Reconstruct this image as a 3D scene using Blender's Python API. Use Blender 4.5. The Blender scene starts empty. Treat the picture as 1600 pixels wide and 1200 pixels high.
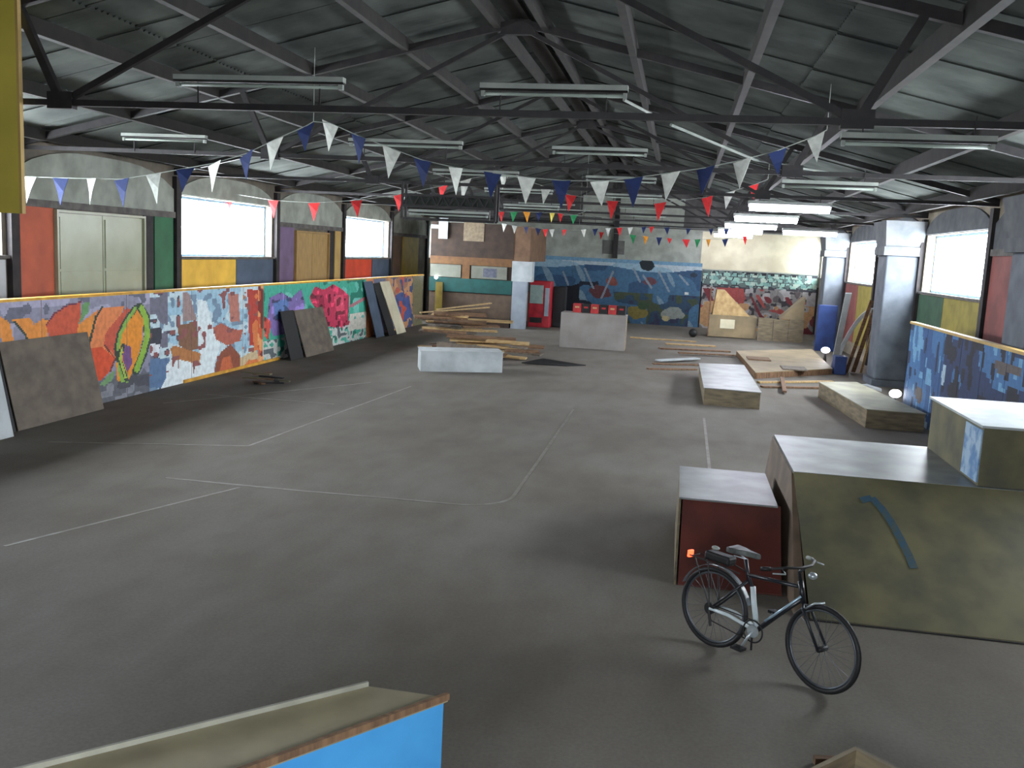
import bpy, bmesh, math, random
import numpy as np
from mathutils import Vector, Matrix
random.seed(7)
rng = np.random.default_rng(5)
SC = bpy.context.scene
COL = SC.collection

# ------------------------------------------------------------------ camera
F = 1450.0; VPX, VPY = 1065.0, 405.0; ROLL = 0.05; EYE = 3.2
def nrm(v): return v / np.linalg.norm(v)
ay = nrm(np.array([(VPX-800)/F, -(VPY-600)/F, -1.0]))
h_ = np.array([1, -ROLL, 0.0]); ax = nrm(h_ - (h_ @ ay)*ay); az = np.cross(ax, ay)
M3 = np.array([ax, ay, az])
cd = bpy.data.cameras.new('camera'); cam = bpy.data.objects.new('camera', cd); COL.objects.link(cam)
cd.sensor_width = 36.0; cd.lens = F/1600.0*36.0; cd.clip_end = 300
mw = Matrix([list(M3[0]), list(M3[1]), list(M3[2])]).to_4x4(); mw.translation = Vector((0, 0, EYE))
cam.matrix_world = mw
SC.camera = cam

# ------------------------------------------------------------------ light and exposure
SC.view_settings.view_transform = 'Standard'; SC.view_settings.look = 'None'
SC.view_settings.gamma = 1.0; SC.view_settings.use_curve_mapping = False
SC.view_settings.exposure = 1.42
W = bpy.data.worlds.new('overcast_sky'); SC.world = W; W.use_nodes = True
W.node_tree.nodes['Background'].inputs[0].default_value = (0.80, 0.90, 1.0, 1)
W.node_tree.nodes['Background'].inputs[1].default_value = 1.0
WINDOW_LIGHT = 17.0
TUBE_LIGHT = 26.0

# ------------------------------------------------------------------ measuring: where a sight line meets a plane of the hall
def ray(x, y): return M3 @ np.array([(x-800)/F, -(y-600)/F, -1.0])
C0 = np.array([0, 0, EYE])
def at_floor(x, y, z=0.0): d = ray(x, y); return C0 + d*(z-EYE)/d[2]
def at_x(x, y, X): d = ray(x, y); return C0 + d*X/d[0]
def at_y(x, y, Y): d = ray(x, y); return C0 + d*Y/d[1]
def seen(P):
    c = (P - C0) @ M3
    return 800 + F*c[..., 0]/-c[..., 2], 600 - F*c[..., 1]/-c[..., 2]

# ------------------------------------------------------------------ colours and materials
def lin(c):
    return tuple(((v/255)/12.92 if v/255 <= .04045 else ((v/255+.055)/1.055)**2.4) for v in c)
MATS = {}
def mat(name, rgb, rough=.7, rgb2=None, scale=6.0, bump=0.0, metal=0.0, stretch=(1, 1, 1), detail=5, emit=None, spec=.4, lo=.35, hi=.65):
    if name in MATS: return MATS[name]
    m = bpy.data.materials.new(name); m.use_nodes = True; nt = m.node_tree; b = nt.nodes['Principled BSDF']
    b.inputs['Roughness'].default_value = rough; b.inputs['Metallic'].default_value = metal
    b.inputs['Specular IOR Level'].default_value = spec
    c1 = lin(rgb) + (1,)
    if rgb2 is None: rgb2 = tuple(v*.86 for v in rgb)
    tc = nt.nodes.new('ShaderNodeTexCoord'); mp = nt.nodes.new('ShaderNodeMapping')
    mp.inputs['Scale'].default_value = stretch
    nt.links.new(tc.outputs['Object'], mp.inputs['Vector'])
    nz = nt.nodes.new('ShaderNodeTexNoise'); nz.inputs['Scale'].default_value = scale; nz.inputs['Detail'].default_value = detail
    nt.links.new(mp.outputs[0], nz.inputs['Vector'])
    cr = nt.nodes.new('ShaderNodeValToRGB'); cr.color_ramp.elements[0].position = lo; cr.color_ramp.elements[1].position = hi
    cr.color_ramp.elements[0].color = lin(rgb2) + (1,); cr.color_ramp.elements[1].color = c1
    nt.links.new(nz.outputs['Fac'], cr.inputs[0]); nt.links.new(cr.outputs[0], b.inputs['Base Color'])
    if bump:
        bp = nt.nodes.new('ShaderNodeBump'); bp.inputs['Strength'].default_value = bump; bp.inputs['Distance'].default_value = .01
        nt.links.new(nz.outputs['Fac'], bp.inputs['Height']); nt.links.new(bp.outputs[0], b.inputs['Normal'])
    if emit:
        b.inputs['Emission Color'].default_value = lin(emit[0]) + (1,); b.inputs['Emission Strength'].default_value = emit[1]
    MATS[name] = m; return m
def paint_mat(name, rough=.6):
    m = bpy.data.materials.new(name); m.use_nodes = True; nt = m.node_tree; b = nt.nodes['Principled BSDF']
    b.inputs['Roughness'].default_value = rough; b.inputs['Specular IOR Level'].default_value = .3
    a = nt.nodes.new('ShaderNodeVertexColor'); a.layer_name = 'paint'
    nz = nt.nodes.new('ShaderNodeTexNoise'); nz.inputs['Scale'].default_value = 9; nz.inputs['Detail'].default_value = 6
    mx = nt.nodes.new('ShaderNodeMixRGB'); mx.blend_type = 'MULTIPLY'; mx.inputs[0].default_value = .5
    cr = nt.nodes.new('ShaderNodeValToRGB'); cr.color_ramp.elements[0].position = .3; cr.color_ramp.elements[1].position = .6
    cr.color_ramp.elements[0].color = (.5, .5, .5, 1); cr.color_ramp.elements[1].color = (1, 1, 1, 1)
    tc = nt.nodes.new('ShaderNodeTexCoord'); nt.links.new(tc.outputs['Object'], nz.inputs['Vector'])
    nt.links.new(nz.outputs['Fac'], cr.inputs[0]); nt.links.new(a.outputs['Color'], mx.inputs[1]); nt.links.new(cr.outputs[0], mx.inputs[2])
    nt.links.new(mx.outputs[0], b.inputs['Base Color'])
    return m
PAINT = paint_mat('spray_painted_board')
def plain(name, rgb, **k): return mat(name, rgb, **k)
PLASTER = mat('white_plaster', (168, 172, 162), .85, (140, 144, 134), 2.2, .3)
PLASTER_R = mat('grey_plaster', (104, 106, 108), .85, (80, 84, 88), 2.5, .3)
CREAM = mat('cream_wall', (215, 208, 180), .8, (195, 186, 158), 1.5, .2)
DARKWALL = mat('dark_brown_wall', (66, 56, 48), .9, (44, 38, 34), 3)
STEEL = mat('dark_painted_steel', (40, 36, 36), .6, (26, 24, 26), 8, .1)
PURLIN = mat('dark_purlin_timber', (42, 38, 34), .8, (30, 28, 26), 4, .2)
ROOF = mat('aged_fibre_cement', (92, 97, 92), .9, (60, 64, 62), 1.3, .3, lo=.3, hi=.7)
PLY = mat('weathered_plywood', (130, 116, 92), .7, (98, 88, 72), 3, .2, stretch=(1, 1, 5))
PLYGREY = mat('grey_brown_plywood', (112, 100, 88), .7, (90, 80, 70), 3, .2, stretch=(4, 1, 1))
OLIVE = mat('olive_worn_plywood', (112, 106, 78), .65, (84, 82, 66), 2.3, .3)
TOPSHEET = mat('worn_pale_ramp_sheet', (136, 140, 138), .42, (104, 108, 106), 2.0, .15, spec=.5)
REDBROWN = mat('dark_red_brown_sheet', (104, 52, 44), .5, (76, 42, 38), 2.5, .15)
PINEW = mat('raw_pine', (186, 158, 112), .7, (156, 126, 84), 5, .2, stretch=(1, 6, 1))
PINED = mat('old_pine', (128, 98, 72), .75, (92, 68, 50), 5, .2, stretch=(1, 6, 1))
WHITEB = mat('white_painted_board', (182, 188, 190), .55, (158, 164, 166), 2.5, .1)
BLACK = mat('black_rubber', (22, 22, 24), .6, (14, 14, 16), 20)
SILVER = mat('brushed_silver_metal', (190, 198, 202), .35, (160, 168, 172), 12, 0, .6)
LAMPW = mat('white_enamel', (150, 155, 148), .5, (128, 134, 128), 4)
YELLOWP = mat('yellow_orange_edging', (226, 170, 60), .6, (190, 140, 50), 4)
def gloss_emit(name, rgb, s):
    return mat(name, rgb, .4, rgb, emit=(rgb, s))
PANE = gloss_emit('daylit_frosted_pane', (240, 248, 255), WINDOW_LIGHT)
PANE_R = gloss_emit('daylit_frosted_pane_right', (240, 248, 255), WINDOW_LIGHT)
TUBE = gloss_emit('lit_fluorescent_tube', (238, 240, 255), TUBE_LIGHT)
TUBE_OFF = mat('unlit_tube_glass', (150, 160, 150), .4, (138, 148, 140), 3)
GLOW = gloss_emit('glowing_white', (245, 248, 255), 9)

def floor_material():
    m = bpy.data.materials.new('worn_concrete_floor'); m.use_nodes = True; nt = m.node_tree; b = nt.nodes['Principled BSDF']
    b.inputs['Roughness'].default_value = .82; b.inputs['Specular IOR Level'].default_value = .16
    tc = nt.nodes.new('ShaderNodeTexCoord')
    def noise(s, d, st=(1, 1, 1)):
        mp = nt.nodes.new('ShaderNodeMapping'); mp.inputs['Scale'].default_value = st
        nt.links.new(tc.outputs['Object'], mp.inputs[0])
        n = nt.nodes.new('ShaderNodeTexNoise'); n.inputs['Scale'].default_value = s; n.inputs['Detail'].default_value = d
        nt.links.new(mp.outputs[0], n.inputs['Vector']); return n
    def ramp(n, a, ca, b_, cb):
        r = nt.nodes.new('ShaderNodeValToRGB'); r.color_ramp.elements[0].position = a; r.color_ramp.elements[1].position = b_
        r.color_ramp.elements[0].color = ca; r.color_ramp.elements[1].color = cb
        nt.links.new(n.outputs['Fac'], r.inputs[0]); return r
    r1 = ramp(noise(.35, 6), .32, lin((108, 101, 93))+(1,), .68, lin((122, 118, 111))+(1,))
    r2 = ramp(noise(2.6, 8, (1, .45, 1)), .3, (.86, .84, .82, 1), .62, (1, 1, 1, 1))
    r3 = ramp(noise(40, 4), .3, (.85, .85, .85, 1), .7, (1.0, 1.0, 1.0, 1))
    m1 = nt.nodes.new('ShaderNodeMixRGB'); m1.blend_type = 'MULTIPLY'; m1.inputs[0].default_value = 1
    m2 = nt.nodes.new('ShaderNodeMixRGB'); m2.blend_type = 'MULTIPLY'; m2.inputs[0].default_value = 1
    nt.links.new(r1.outputs[0], m1.inputs[1]); nt.links.new(r2.outputs[0], m1.inputs[2])
    nt.links.new(m1.outputs[0], m2.inputs[1]); nt.links.new(r3.outputs[0], m2.inputs[2])
    nt.links.new(m2.outputs[0], b.inputs['Base Color'])
    return m
FLOOR = floor_material()

# ------------------------------------------------------------------ mesh helpers
ORG = {}
class MB:
    def __init__(s): s.v = []; s.f = []
    def add(s, vs, fs):
        o = len(s.v); s.v += [tuple(map(float, v)) for v in vs]; s.f += [tuple(i+o for i in f) for f in fs]; return s
    def hexa(s, b4, t4):
        return s.add(list(b4)+list(t4), [(3, 2, 1, 0), (4, 5, 6, 7), (0, 1, 5, 4), (1, 2, 6, 5), (2, 3, 7, 6), (3, 0, 4, 7)])
    def box(s, x0, x1, y0, y1, z0, z1):
        return s.hexa([(x0, y0, z0), (x1, y0, z0), (x1, y1, z0), (x0, y1, z0)], [(x0, y0, z1), (x1, y0, z1), (x1, y1, z1), (x0, y1, z1)])
    def bar(s, p, q, w, h, up=(0, 0, 1)):
        p = Vector(p); q = Vector(q); d = (q-p).normalized(); u = Vector(up)
        if abs(d.dot(u)) > .98: u = Vector((1, 0, 0))
        a = d.cross(u).normalized()*w/2; c = a.cross(d).normalized()*h/2
        return s.hexa([p-a-c, p+a-c, q+a-c, q-a-c], [p-a+c, p+a+c, q+a+c, q-a+c])
    def tube(s, pts, r, n=8, closed=False):
        pts = [Vector(p) for p in pts]; k = len(pts); rs = r if isinstance(r, (list, tuple)) else [r]*k
        o = len(s.v); ref = None
        for i, p in enumerate(pts):
            if closed: d = (pts[(i+1) % k]-pts[i-1]).normalized()
            else: d = (pts[min(i+1, k-1)]-pts[max(i-1, 0)]).normalized()
            if ref is None: ref = d.orthogonal().normalized()
            a = (ref - d*ref.dot(d)).normalized(); ref = a; b = d.cross(a)
            for j in range(n):
                t = 2*math.pi*j/n; s.v.append(tuple(p+(a*math.cos(t)+b*math.sin(t))*rs[i]))
        rng_ = range(k) if closed else range(k-1)
        for i in rng_:
            i2 = (i+1) % k
            for j in range(n): s.f.append((o+i*n+j, o+i*n+(j+1) % n, o+i2*n+(j+1) % n, o+i2*n+j))
        if not closed:
            s.f.append(tuple(o+j for j in reversed(range(n)))); s.f.append(tuple(o+(k-1)*n+j for j in range(n)))
        return s
    def prism(s, poly, off):   # polygon (3d pts) pushed along off
        n = len(poly); off = Vector(off); a = [Vector(p) for p in poly]; b = [p+off for p in a]
        return s.add(a+b, [tuple(reversed(range(n))), tuple(range(n, 2*n))]+[(i, (i+1) % n, n+(i+1) % n, n+i) for i in range(n)])
    def ring(s, c, r, t, ax_='y', n=40, m=8):
        c = Vector(c); pts = []
        for i in range(n):
            a = 2*math.pi*i/n; pts.append(c+Vector((math.cos(a)*r, 0, math.sin(a)*r)))
        return s.tube(pts, t, m, True)
    def sphere(s, c, r, sc=(1, 1, 1), n=12, m=8):
        c = Vector(c); vs = [c+Vector((0, 0, -r*sc[2]))]
        for i in range(1, m):
            ph = -math.pi/2+math.pi*i/m
            for j in range(n):
                th = 2*math.pi*j/n; vs.append(c+Vector((math.cos(ph)*math.cos(th)*r*sc[0], math.cos(ph)*math.sin(th)*r*sc[1], math.sin(ph)*r*sc[2])))
        vs.append(c+Vector((0, 0, r*sc[2]))); fs = [(0, 1+(j+1) % n, 1+j) for j in range(n)]
        for i in range(m-2):
            for j in range(n): fs.append((1+i*n+j, 1+i*n+(j+1) % n, 1+(i+1)*n+(j+1) % n, 1+(i+1)*n+j))
        L = len(vs)-1; fs += [(L, 1+(m-2)*n+j, 1+(m-2)*n+(j+1) % n) for j in range(n)]
        return s.add(vs, fs)
    def build(s, name, material, parent=None, smooth=False, bevel=0):
        me = bpy.data.meshes.new(name)
        V = np.array(s.v)
        if parent is None:
            o0 = np.array([(V[:, 0].min()+V[:, 0].max())/2, (V[:, 1].min()+V[:, 1].max())/2, V[:, 2].min()])
        else: o0 = np.array(ORG[parent.name])
        me.from_pydata([tuple(v) for v in (V-o0)], [], s.f)
        bm = bmesh.new(); bm.from_mesh(me); bmesh.ops.recalc_face_normals(bm, faces=bm.faces); bm.to_mesh(me); bm.free()
        me.materials.append(material)
        if smooth: me.polygons.foreach_set('use_smooth', [True]*len(me.polygons))
        o = bpy.data.objects.new(name, me); COL.objects.link(o)
        if parent is None: o.location = o0
        else: o.parent = parent
        ORG[o.name] = tuple(o0)
        if bevel:
            md = o.modifiers.new('soft_edges', 'BEVEL'); md.width = bevel; md.segments = 2; md.limit_method = 'ANGLE'
        return o
def tag(o, label=None, cat=None, group=None, kind=None):
    if label: o['label'] = label
    if cat: o['category'] = cat
    if group: o['group'] = group
    if kind: o['kind'] = kind
    return o
def thing(name, label, cat, loc=(0, 0, 0), group=None):
    o = bpy.data.objects.new(name, None); COL.objects.link(o); o.location = loc; ORG[o.name] = tuple(loc)
    o.empty_display_size = .1
    return tag(o, label, cat, group)
def struct(o): o['kind'] = 'structure'; return o
def copy_tree(o, parent=None):
    c = o.copy(); COL.objects.link(c); ORG[c.name] = ORG.get(o.name, (0, 0, 0))
    if parent: c.parent = parent
    for ch in list(o.children): copy_tree(ch, c)
    return c
def box(name, m, x0, x1, y0, y1, z0, z1, parent=None, bevel=0): return MB().box(x0, x1, y0, y1, z0, z1).build(name, m, parent, bevel=bevel)

# ------------------------------------------------------------------ the hall
XL, XR, YF, YB = -12.2, 6.4, 45.5, -3.0
RIDX, RIDZ, EAVZ = -2.9, 6.98, 4.72
SLOPE = (RIDZ-EAVZ)/(RIDX-XL)
def roof_z(x): return RIDZ - SLOPE*abs(x-RIDX)
BAYS = [-1.7+5.7*i for i in range(-1, 9)]   # bay boundaries along the hall
TR_Y = [4.3, 10.0, 15.6, 21.1, 26.8, 32.5, 38.2, 43.4]

fl = struct(box('floor', FLOOR, XL-.4, XR+.4, YB-.2, YF+.3, -.12, 0))
LINE = mat('faded_white_line_paint', (128, 125, 118), .6, (112, 107, 98), 5, lo=.42, hi=.66)
def line(pts, w=.05):
    b = MB()
    for p, q in zip(pts[:-1], pts[1:]):
        d = Vector((q[0]-p[0], q[1]-p[1], 0)).normalized(); n = Vector((-d.y, d.x, 0))*w/2
        p3 = Vector((p[0], p[1], 0)); q3 = Vector((q[0], q[1], 0))
        b.prism([p3-n, q3-n, q3+n, p3+n], (0, 0, .003))
    return b.build('painted_line', LINE, fl)
arc = [(-2.6+.65*math.sin(t*math.pi/16), 11.75-.65*math.cos(t*math.pi/16)) for t in range(9)]
line([(-6.5, 11.0), (-4.6, 11.02), (-3.4, 11.08), (-2.6, 11.1)]+arc[1:]+[(-1.95, 14), (-1.98, 19)])
line([(.66, 13.2), (.69, 19.2)]); line([(-9.3, 17.3), (-6.6, 17.35)]); line([(-9.5, 16.0), (-6.9, 20.5)])
line([(-9.2, 12.3), (-6.4, 13.2), (-5.9, 20.4)], .04); line([(-6.5, 8.0), (-5.4, 10.9)], .04)

# ceiling: corrugated sheets on purlins
def corr_sheet(x0, x1, y0, y1, name, parent, lift):
    n = 18; V = []; Fc = []
    for i in range(n+1):
        y = y0+(y1-y0)*i/n; dz = lift + (.022 if i % 2 else -.022)
        for x in (x0, x1): V.append((x, y, roof_z(x)+.14+dz))
    for i in range(n): Fc.append((2*i, 2*i+1, 2*i+3, 2*i+2))
    return MB().add(V, Fc).build(name, ROOF, parent)
ce = MB()
for sx in ((RIDX, XL-.5), (RIDX, XR+.5)):
    a, b_ = sx
    ce.hexa([(a, YB-.2, roof_z(a)+.30), (b_, YB-.2, roof_z(b_)+.30), (b_, YF+.3, roof_z(b_)+.30), (a, YF+.3, roof_z(a)+.30)],
            [(a, YB-.2, roof_z(a)+.34), (b_, YB-.2, roof_z(b_)+.34), (b_, YF+.3, roof_z(b_)+.34), (a, YF+.3, roof_z(a)+.34)])
ceiling = struct(ce.build('ceiling', ROOF))
y = YB
k = 0
while y < YF:
    y1 = min(y+1.08, YF+.2)
    for (a, m_, b_) in ((RIDX-.02, -7.6, XL-.4), (RIDX+.02, 1.7, XR+.4)):
        corr_sheet(a, m_, y, y1+.05, 'roof_sheet', ceiling, .02*(k % 2)); corr_sheet(m_+(.06 if m_ > 0 else -.06)*-1, b_, y, y1+.05, 'roof_sheet', ceiling, .02*(k % 2)-.03)
    y = y1; k += 1
PURX = [-11.6, -9.9, -8.2, -6.5, -4.8, -3.25, -2.45, -1.0, .8, 2.55, 4.25, 5.85]
for x in PURX:
    w = .11; d = .20 if x < -2 else .26
    z1 = roof_z(x)+.10
    MB().box(x-w/2, x+w/2, YB, YF, z1-d, z1).build('purlin', PURLIN, ceiling)
MB().box(RIDX-.16, RIDX+.16, YB, YF, RIDZ-.02, RIDZ+.06).build('ridge_board', PURLIN, ceiling)

# trusses
ORD = ['unseen first', 'nearest dark steel roof truss, crossing right above the bicycle and the near ramps', 'second dark steel roof truss, carrying the white and blue bunting',
       'third dark steel roof truss, with the black gantry hung under it', 'fourth dark steel roof truss, above the white painted block', 'fifth dark steel roof truss, above the white counter panel',
       'sixth dark steel roof truss, over the front of the kiosk', 'furthest dark steel roof truss, close to the end wall murals']
ORD[0] = 'dark steel roof truss just above and behind the viewpoint, cut off by the frame'
CH = 4.64
for i, ty in enumerate(TR_Y):
    t = thing('roof_truss', ORD[i], 'truss', (RIDX, ty, CH), 'steel trusses under the pitched roof')
    MB().bar((XL, ty, CH), (XR, ty, CH), .07, .07).build('bottom_chord', STEEL, t)
    for sx, ex, nx in ((-1, XL, -7.2), (1, XR, 1.62)):
        MB().bar((RIDX, ty, RIDZ-.08), (ex, ty, EAVZ-.02), .09, .12).build('rafter', STEEL, t)
        MB().bar((nx, ty, CH), (RIDX, ty, RIDZ-.14), .06, .07).build('diagonal', STEEL, t)
        mx_ = nx + sx*.55
        MB().bar((nx, ty, CH), (mx_, ty, roof_z(mx_)-.05), .08, .09).build('strut', STEEL, t)
        MB().box(nx-.16, nx+.16, ty-.05, ty+.05, CH-.07, CH+.12).build('gusset', STEEL, t)
    MB().prism([(RIDX-.3, ty-.05, RIDZ-.28), (RIDX+.3, ty-.05, RIDZ-.28), (RIDX+.2, ty-.05, RIDZ-.05), (RIDX-.2, ty-.05, RIDZ-.05)], (0, .1, 0)).build('gusset', STEEL, t)

# side walls, one bay after another
def Yl(px): return at_x(px, 400, XL)[1]
def Yr(px): return at_x(px, 420, XR)[1]
def side_wall(side):
    s = -1 if side == 'left' else 1
    X = XL if s < 0 else XR
    out = X + s*.32
    dark = DARKWALL
    w = MB()
    wx0, wx1 = min(X, out), max(X, out)
    wins = []
    for i, y0 in enumerate(BAYS):
        y1 = y0+5.7
        if y0 > YF: break
        y1 = min(y1, YF)
        isw = i % 2 == 1 if True else False
        isw = (round((y0-9.7)/5.7) % 2 == 0) and y0 > 5  # nearest bay, out of view, kept closed to darken the foreground
        if isw:
            a, b_ = y0+.25, y1-.22
            w.box(wx0, wx1, y0, a, 0, EAVZ+.1); w.box(wx0, wx1, b_, y1, 0, EAVZ+.1)
            w.box(wx0, wx1, a, b_, 0, 2.64); w.box(wx0, wx1, a, b_, 4.14, EAVZ+.1)
            wins.append((a, b_))
        else: w.box(wx0, wx1, y0, y1, 0, EAVZ+.1)
    wall = struct(w.build('wall_'+side, mat('cream_brick_wall', (150, 140, 122), .85, (120, 110, 96), 2, .3) if s > 0 else mat('left_wall_plaster', (120, 112, 100), .85, (92, 86, 78), 2, .3)))
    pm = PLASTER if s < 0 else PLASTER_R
    for i, y0 in enumerate(BAYS):     # arched white plaster heads
        y1 = min(y0+5.7, YF)
        if y0 > YF-.5: break
        isw = (round((y0-9.7)/5.7) % 2 == 0) and y0 > 5
        zb = 4.16 if isw else 3.72
        a, b_ = y0+.12, y1-.12; pts = [(X, a, zb), (X, b_, zb)]
        for j in range(13):
            t = j/12; yy = b_+(a-b_)*t; zz = 4.26+.46*(1-abs(2*t-1)**3.2)
            pts.append((X, yy, zz))
        MB().prism(pts, (-s*.05, 0, 0)).build('arched_head', pm, wall)
        if not isw: MB().box(min(X, X-s*.09), max(X, X-s*.09), y0+.1, y1-.1, 3.58, 3.72).build('lintel', mat('grey_lintel', (112, 108, 104), .8, (84, 80, 78), 4), wall)
        if isw:
            MB().box(min(X, X-s*.08), max(X, X-s*.08), y0+.1, y1-.1, 2.60, 2.66).build('window_sill', mat('grey_lintel', (112, 108, 104)), wall)
        MB().box(min(X, X-s*.12), max(X, X-s*.12), y0-.11, y0+.11, 0, EAVZ-.15).build('pilaster', mat('blackish_pilaster', (52, 46, 46), .7, (36, 34, 36), 4), wall)
    return wall, wins, out
wl, wins_l, outl = side_wall('left')
wr, wins_r, outr = side_wall('right')
widx = 1
FRAME = mat('pale_blue_window_frame', (150, 190, 220), .5, (120, 160, 195), 4)
def make_window(side, a, b_, out, n):
    s = -1 if side == 'left' else 1
    X0 = out - s*.10
    root = bpy.data.objects.new('window_%d' % n, None); COL.objects.link(root); root.location = (X0, (a+b_)/2, 2.64); ORG[root.name] = tuple(root.location); root['kind'] = 'structure'
    fr = MB(); x0, x1 = min(X0, X0+s*.07), max(X0, X0+s*.07)
    fr.box(x0, x1, a, b_, 2.64, 2.70); fr.box(x0, x1, a, b_, 4.08, 4.14); fr.box(x0, x1, a, a+.06, 2.70, 4.08); fr.box(x0, x1, b_-.06, b_, 2.70, 4.08)
    fr.build('window_frame', FRAME, root)
    np_ = 4; step = (b_-a-.12)/np_
    for i in range(np_):
        ya = a+.06+i*step
        if i: MB().box(x0+.01, x1-.01, ya-.012, ya+.012, 2.70, 4.08).build('glazing_bar', FRAME, root)
        MB().box(X0+s*.03-.004, X0+s*.03+.004, ya+(.012 if i else 0), ya+step-(.012 if i < np_-1 else 0), 2.70, 4.08).build('pane', PANE if s < 0 else PANE_R, root)
for a, b_ in wins_l: make_window('left', a, b_, outl, widx); widx += 1
for a, b_ in wins_r: make_window('right', a, b_, outr, widx); widx += 1

added_window = bpy.data.objects.new('window_%d' % widx, None); COL.objects.link(added_window); added_window.location = (-.5, YB+.06, 2.3); ORG[added_window.name] = tuple(added_window.location); added_window['kind'] = 'structure'  # unseen window added behind the camera to light the foreground
fr = MB(); fr.box(-2.6, 1.6, YB+.01, YB+.08, 2.3, 2.37); fr.box(-2.6, 1.6, YB+.01, YB+.08, 3.63, 3.70); fr.box(-2.6, -2.53, YB+.01, YB+.08, 2.37, 3.63); fr.box(1.53, 1.6, YB+.01, YB+.08, 2.37, 3.63)
fr.build('window_frame', FRAME, added_window)
for i in range(3): MB().box(-2.52+i*1.355, -2.52+i*1.355+1.34, YB+.04, YB+.05, 2.37, 3.63).build('pane', PANE, added_window)
# coloured panels on the walls
def cpanel(wall, X, s, ya, yb, z0, z1, m, name='painted_panel', th=.05):
    return MB().box(min(X, X-s*th), max(X, X-s*th), min(ya, yb), max(ya, yb), z0, z1).build(name, m, wall)
ORA = mat('brick_red_paint', (190, 92, 60), .6, (166, 80, 56), 2); GRN = mat('green_paint', (52, 112, 76), .6, (44, 96, 66), 2)
YEL = mat('bright_yellow_paint', (236, 190, 70), .6, (214, 168, 58), 2); NAV = mat('slate_blue_paint', (78, 92, 112), .6, (66, 80, 98), 2)
PUR = mat('dull_purple_paint', (122, 100, 132), .6, (104, 86, 112), 2); TAN = mat('tan_paint', (190, 160, 96), .6, (170, 140, 84), 2)
REDP = mat('bright_red_paint', (214, 74, 44), .6, (190, 64, 40), 2); OCH = mat('ochre_yellow_paint', (196, 168, 50), .6, (172, 146, 44), 2)
BRN = mat('mid_brown_paint', (110, 84, 66), .7, (90, 70, 56), 2)
cpanel(wl, XL, -1, Yl(15)+.05, Yl(81), 0, 3.58, ORA)
cpanel(wl, XL, -1, Yl(223), Yl(237), 0, 3.58, STEEL)
cpanel(wl, XL, -1, Yl(239), 20.95, 0, 3.58, GRN)
cpanel(wl, XL, -1, 21.25, Yl(366), .5, 2.58, YEL); cpanel(wl, XL, -1, Yl(367), 26.6, .5, 2.58, NAV)
cpanel(wl, XL, -1, 26.95, Yl(457), 0, 3.58, PUR); cpanel(wl, XL, -1, Yl(511), Yl(520), 0, 3.58, STEEL); cpanel(wl, XL, -1, Yl(521), 32.3, 0, 3.58, TAN)
cpanel(wl, XL, -1, 32.65, Yl(579), .5, 2.58, REDP); cpanel(wl, XL, -1, Yl(580), 38.0, .5, 2.58, NAV)
cpanel(wl, XL, -1, 38.35, Yl(626), 0, 3.58, BRN); cpanel(wl, XL, -1, Yl(627), Yl(652), 0, 3.58, OCH)
cpanel(wl, XL, -1, 9.9, 12.6, .5, 2.58, NAV); cpanel(wl, XL, -1, 12.62, 15.2, .5, 2.58, WHITEB)
# right
RRED = mat('faded_red_paint', (142, 78, 72), .7, (118, 66, 62), 2)
cpanel(wr, XR, 1, 19.75, 20.95, 0, 3.58, RRED); cpanel(wr, XR, 1, 15.6, 19.7, 0, 3.58, mat('grey_boarding', (128, 130, 134)))
OCD = mat('dull_ochre_paint', (150, 136, 60), .7, (128, 116, 52), 3); GRD = mat('dull_green_paint', (62, 92, 70), .7, (52, 78, 60), 3)  # duller ochre and green for the right wall
cpanel(wr, XR, 1, 21.25, 24.2, .5, 2.58, OCD); cpanel(wr, XR, 1, 24.22, 26.6, .5, 2.58, GRD)
cpanel(wr, XR, 1, 27.0, 29.5, 0, 3.58, BRN); cpanel(wr, XR, 1, 29.55, 32.3, 0, 3.58, RRED)
cpanel(wr, XR, 1, 32.7, 35.4, .5, 2.58, OCD); cpanel(wr, XR, 1, 35.42, 38.0, .5, 2.58, RRED)
cpanel(wr, XR, 1, 38.5, 43.7, 0, 3.58, CREAM)

def mk_door(n, ya, yb, m, leafs=2, z1=3.56, sub=True):
    root = bpy.data.objects.new('door_%d' % n, None); COL.objects.link(root); root.location = (XL, (ya+yb)/2, 0); ORG[root.name] = tuple(root.location); root['kind'] = 'structure'
    fr = MB(); fr.box(XL, XL+.12, ya, ya+.06, 0, z1); fr.box(XL, XL+.12, yb-.06, yb, 0, z1); fr.box(XL, XL+.12, ya+.06, yb-.06, z1-.05, z1)
    fr.build('door_frame', m, root)
    wdt = (yb-ya-.12)/leafs
    for i in range(leafs):
        y0 = ya+.06+i*wdt+.01; y1 = y0+wdt-.02
        lf = MB().box(XL+.01, XL+.06, y0, y1, .02, z1-.06).build('door_leaf', m, root)
        if sub:
            MB().box(XL+.06, XL+.085, y0+.06, y1-.06, 2.40, z1-.14).build('raised_panel', m, lf)
            MB().box(XL+.06, XL+.085, y0+.06, y1-.06, .3, 2.34).build('raised_panel', m, lf)
        MB().box(XL+.06, XL+.11, (y1-.12 if i == 0 else y0+.08), (y1-.08 if i == 0 else y0+.12), 1.0, 1.25).build('door_handle', STEEL, lf)
mk_door(1, Yl(82), Yl(221), mat('cream_gloss_door', (168, 172, 146), .22, (158, 162, 136), 1.5, 0, spec=.7))
mk_door(2, Yl(458), Yl(510), mat('wood_toned_door', (178, 146, 92), .5, (158, 126, 78), 3, .1, stretch=(1, 4, 1)), 2, 3.5, False)

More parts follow.
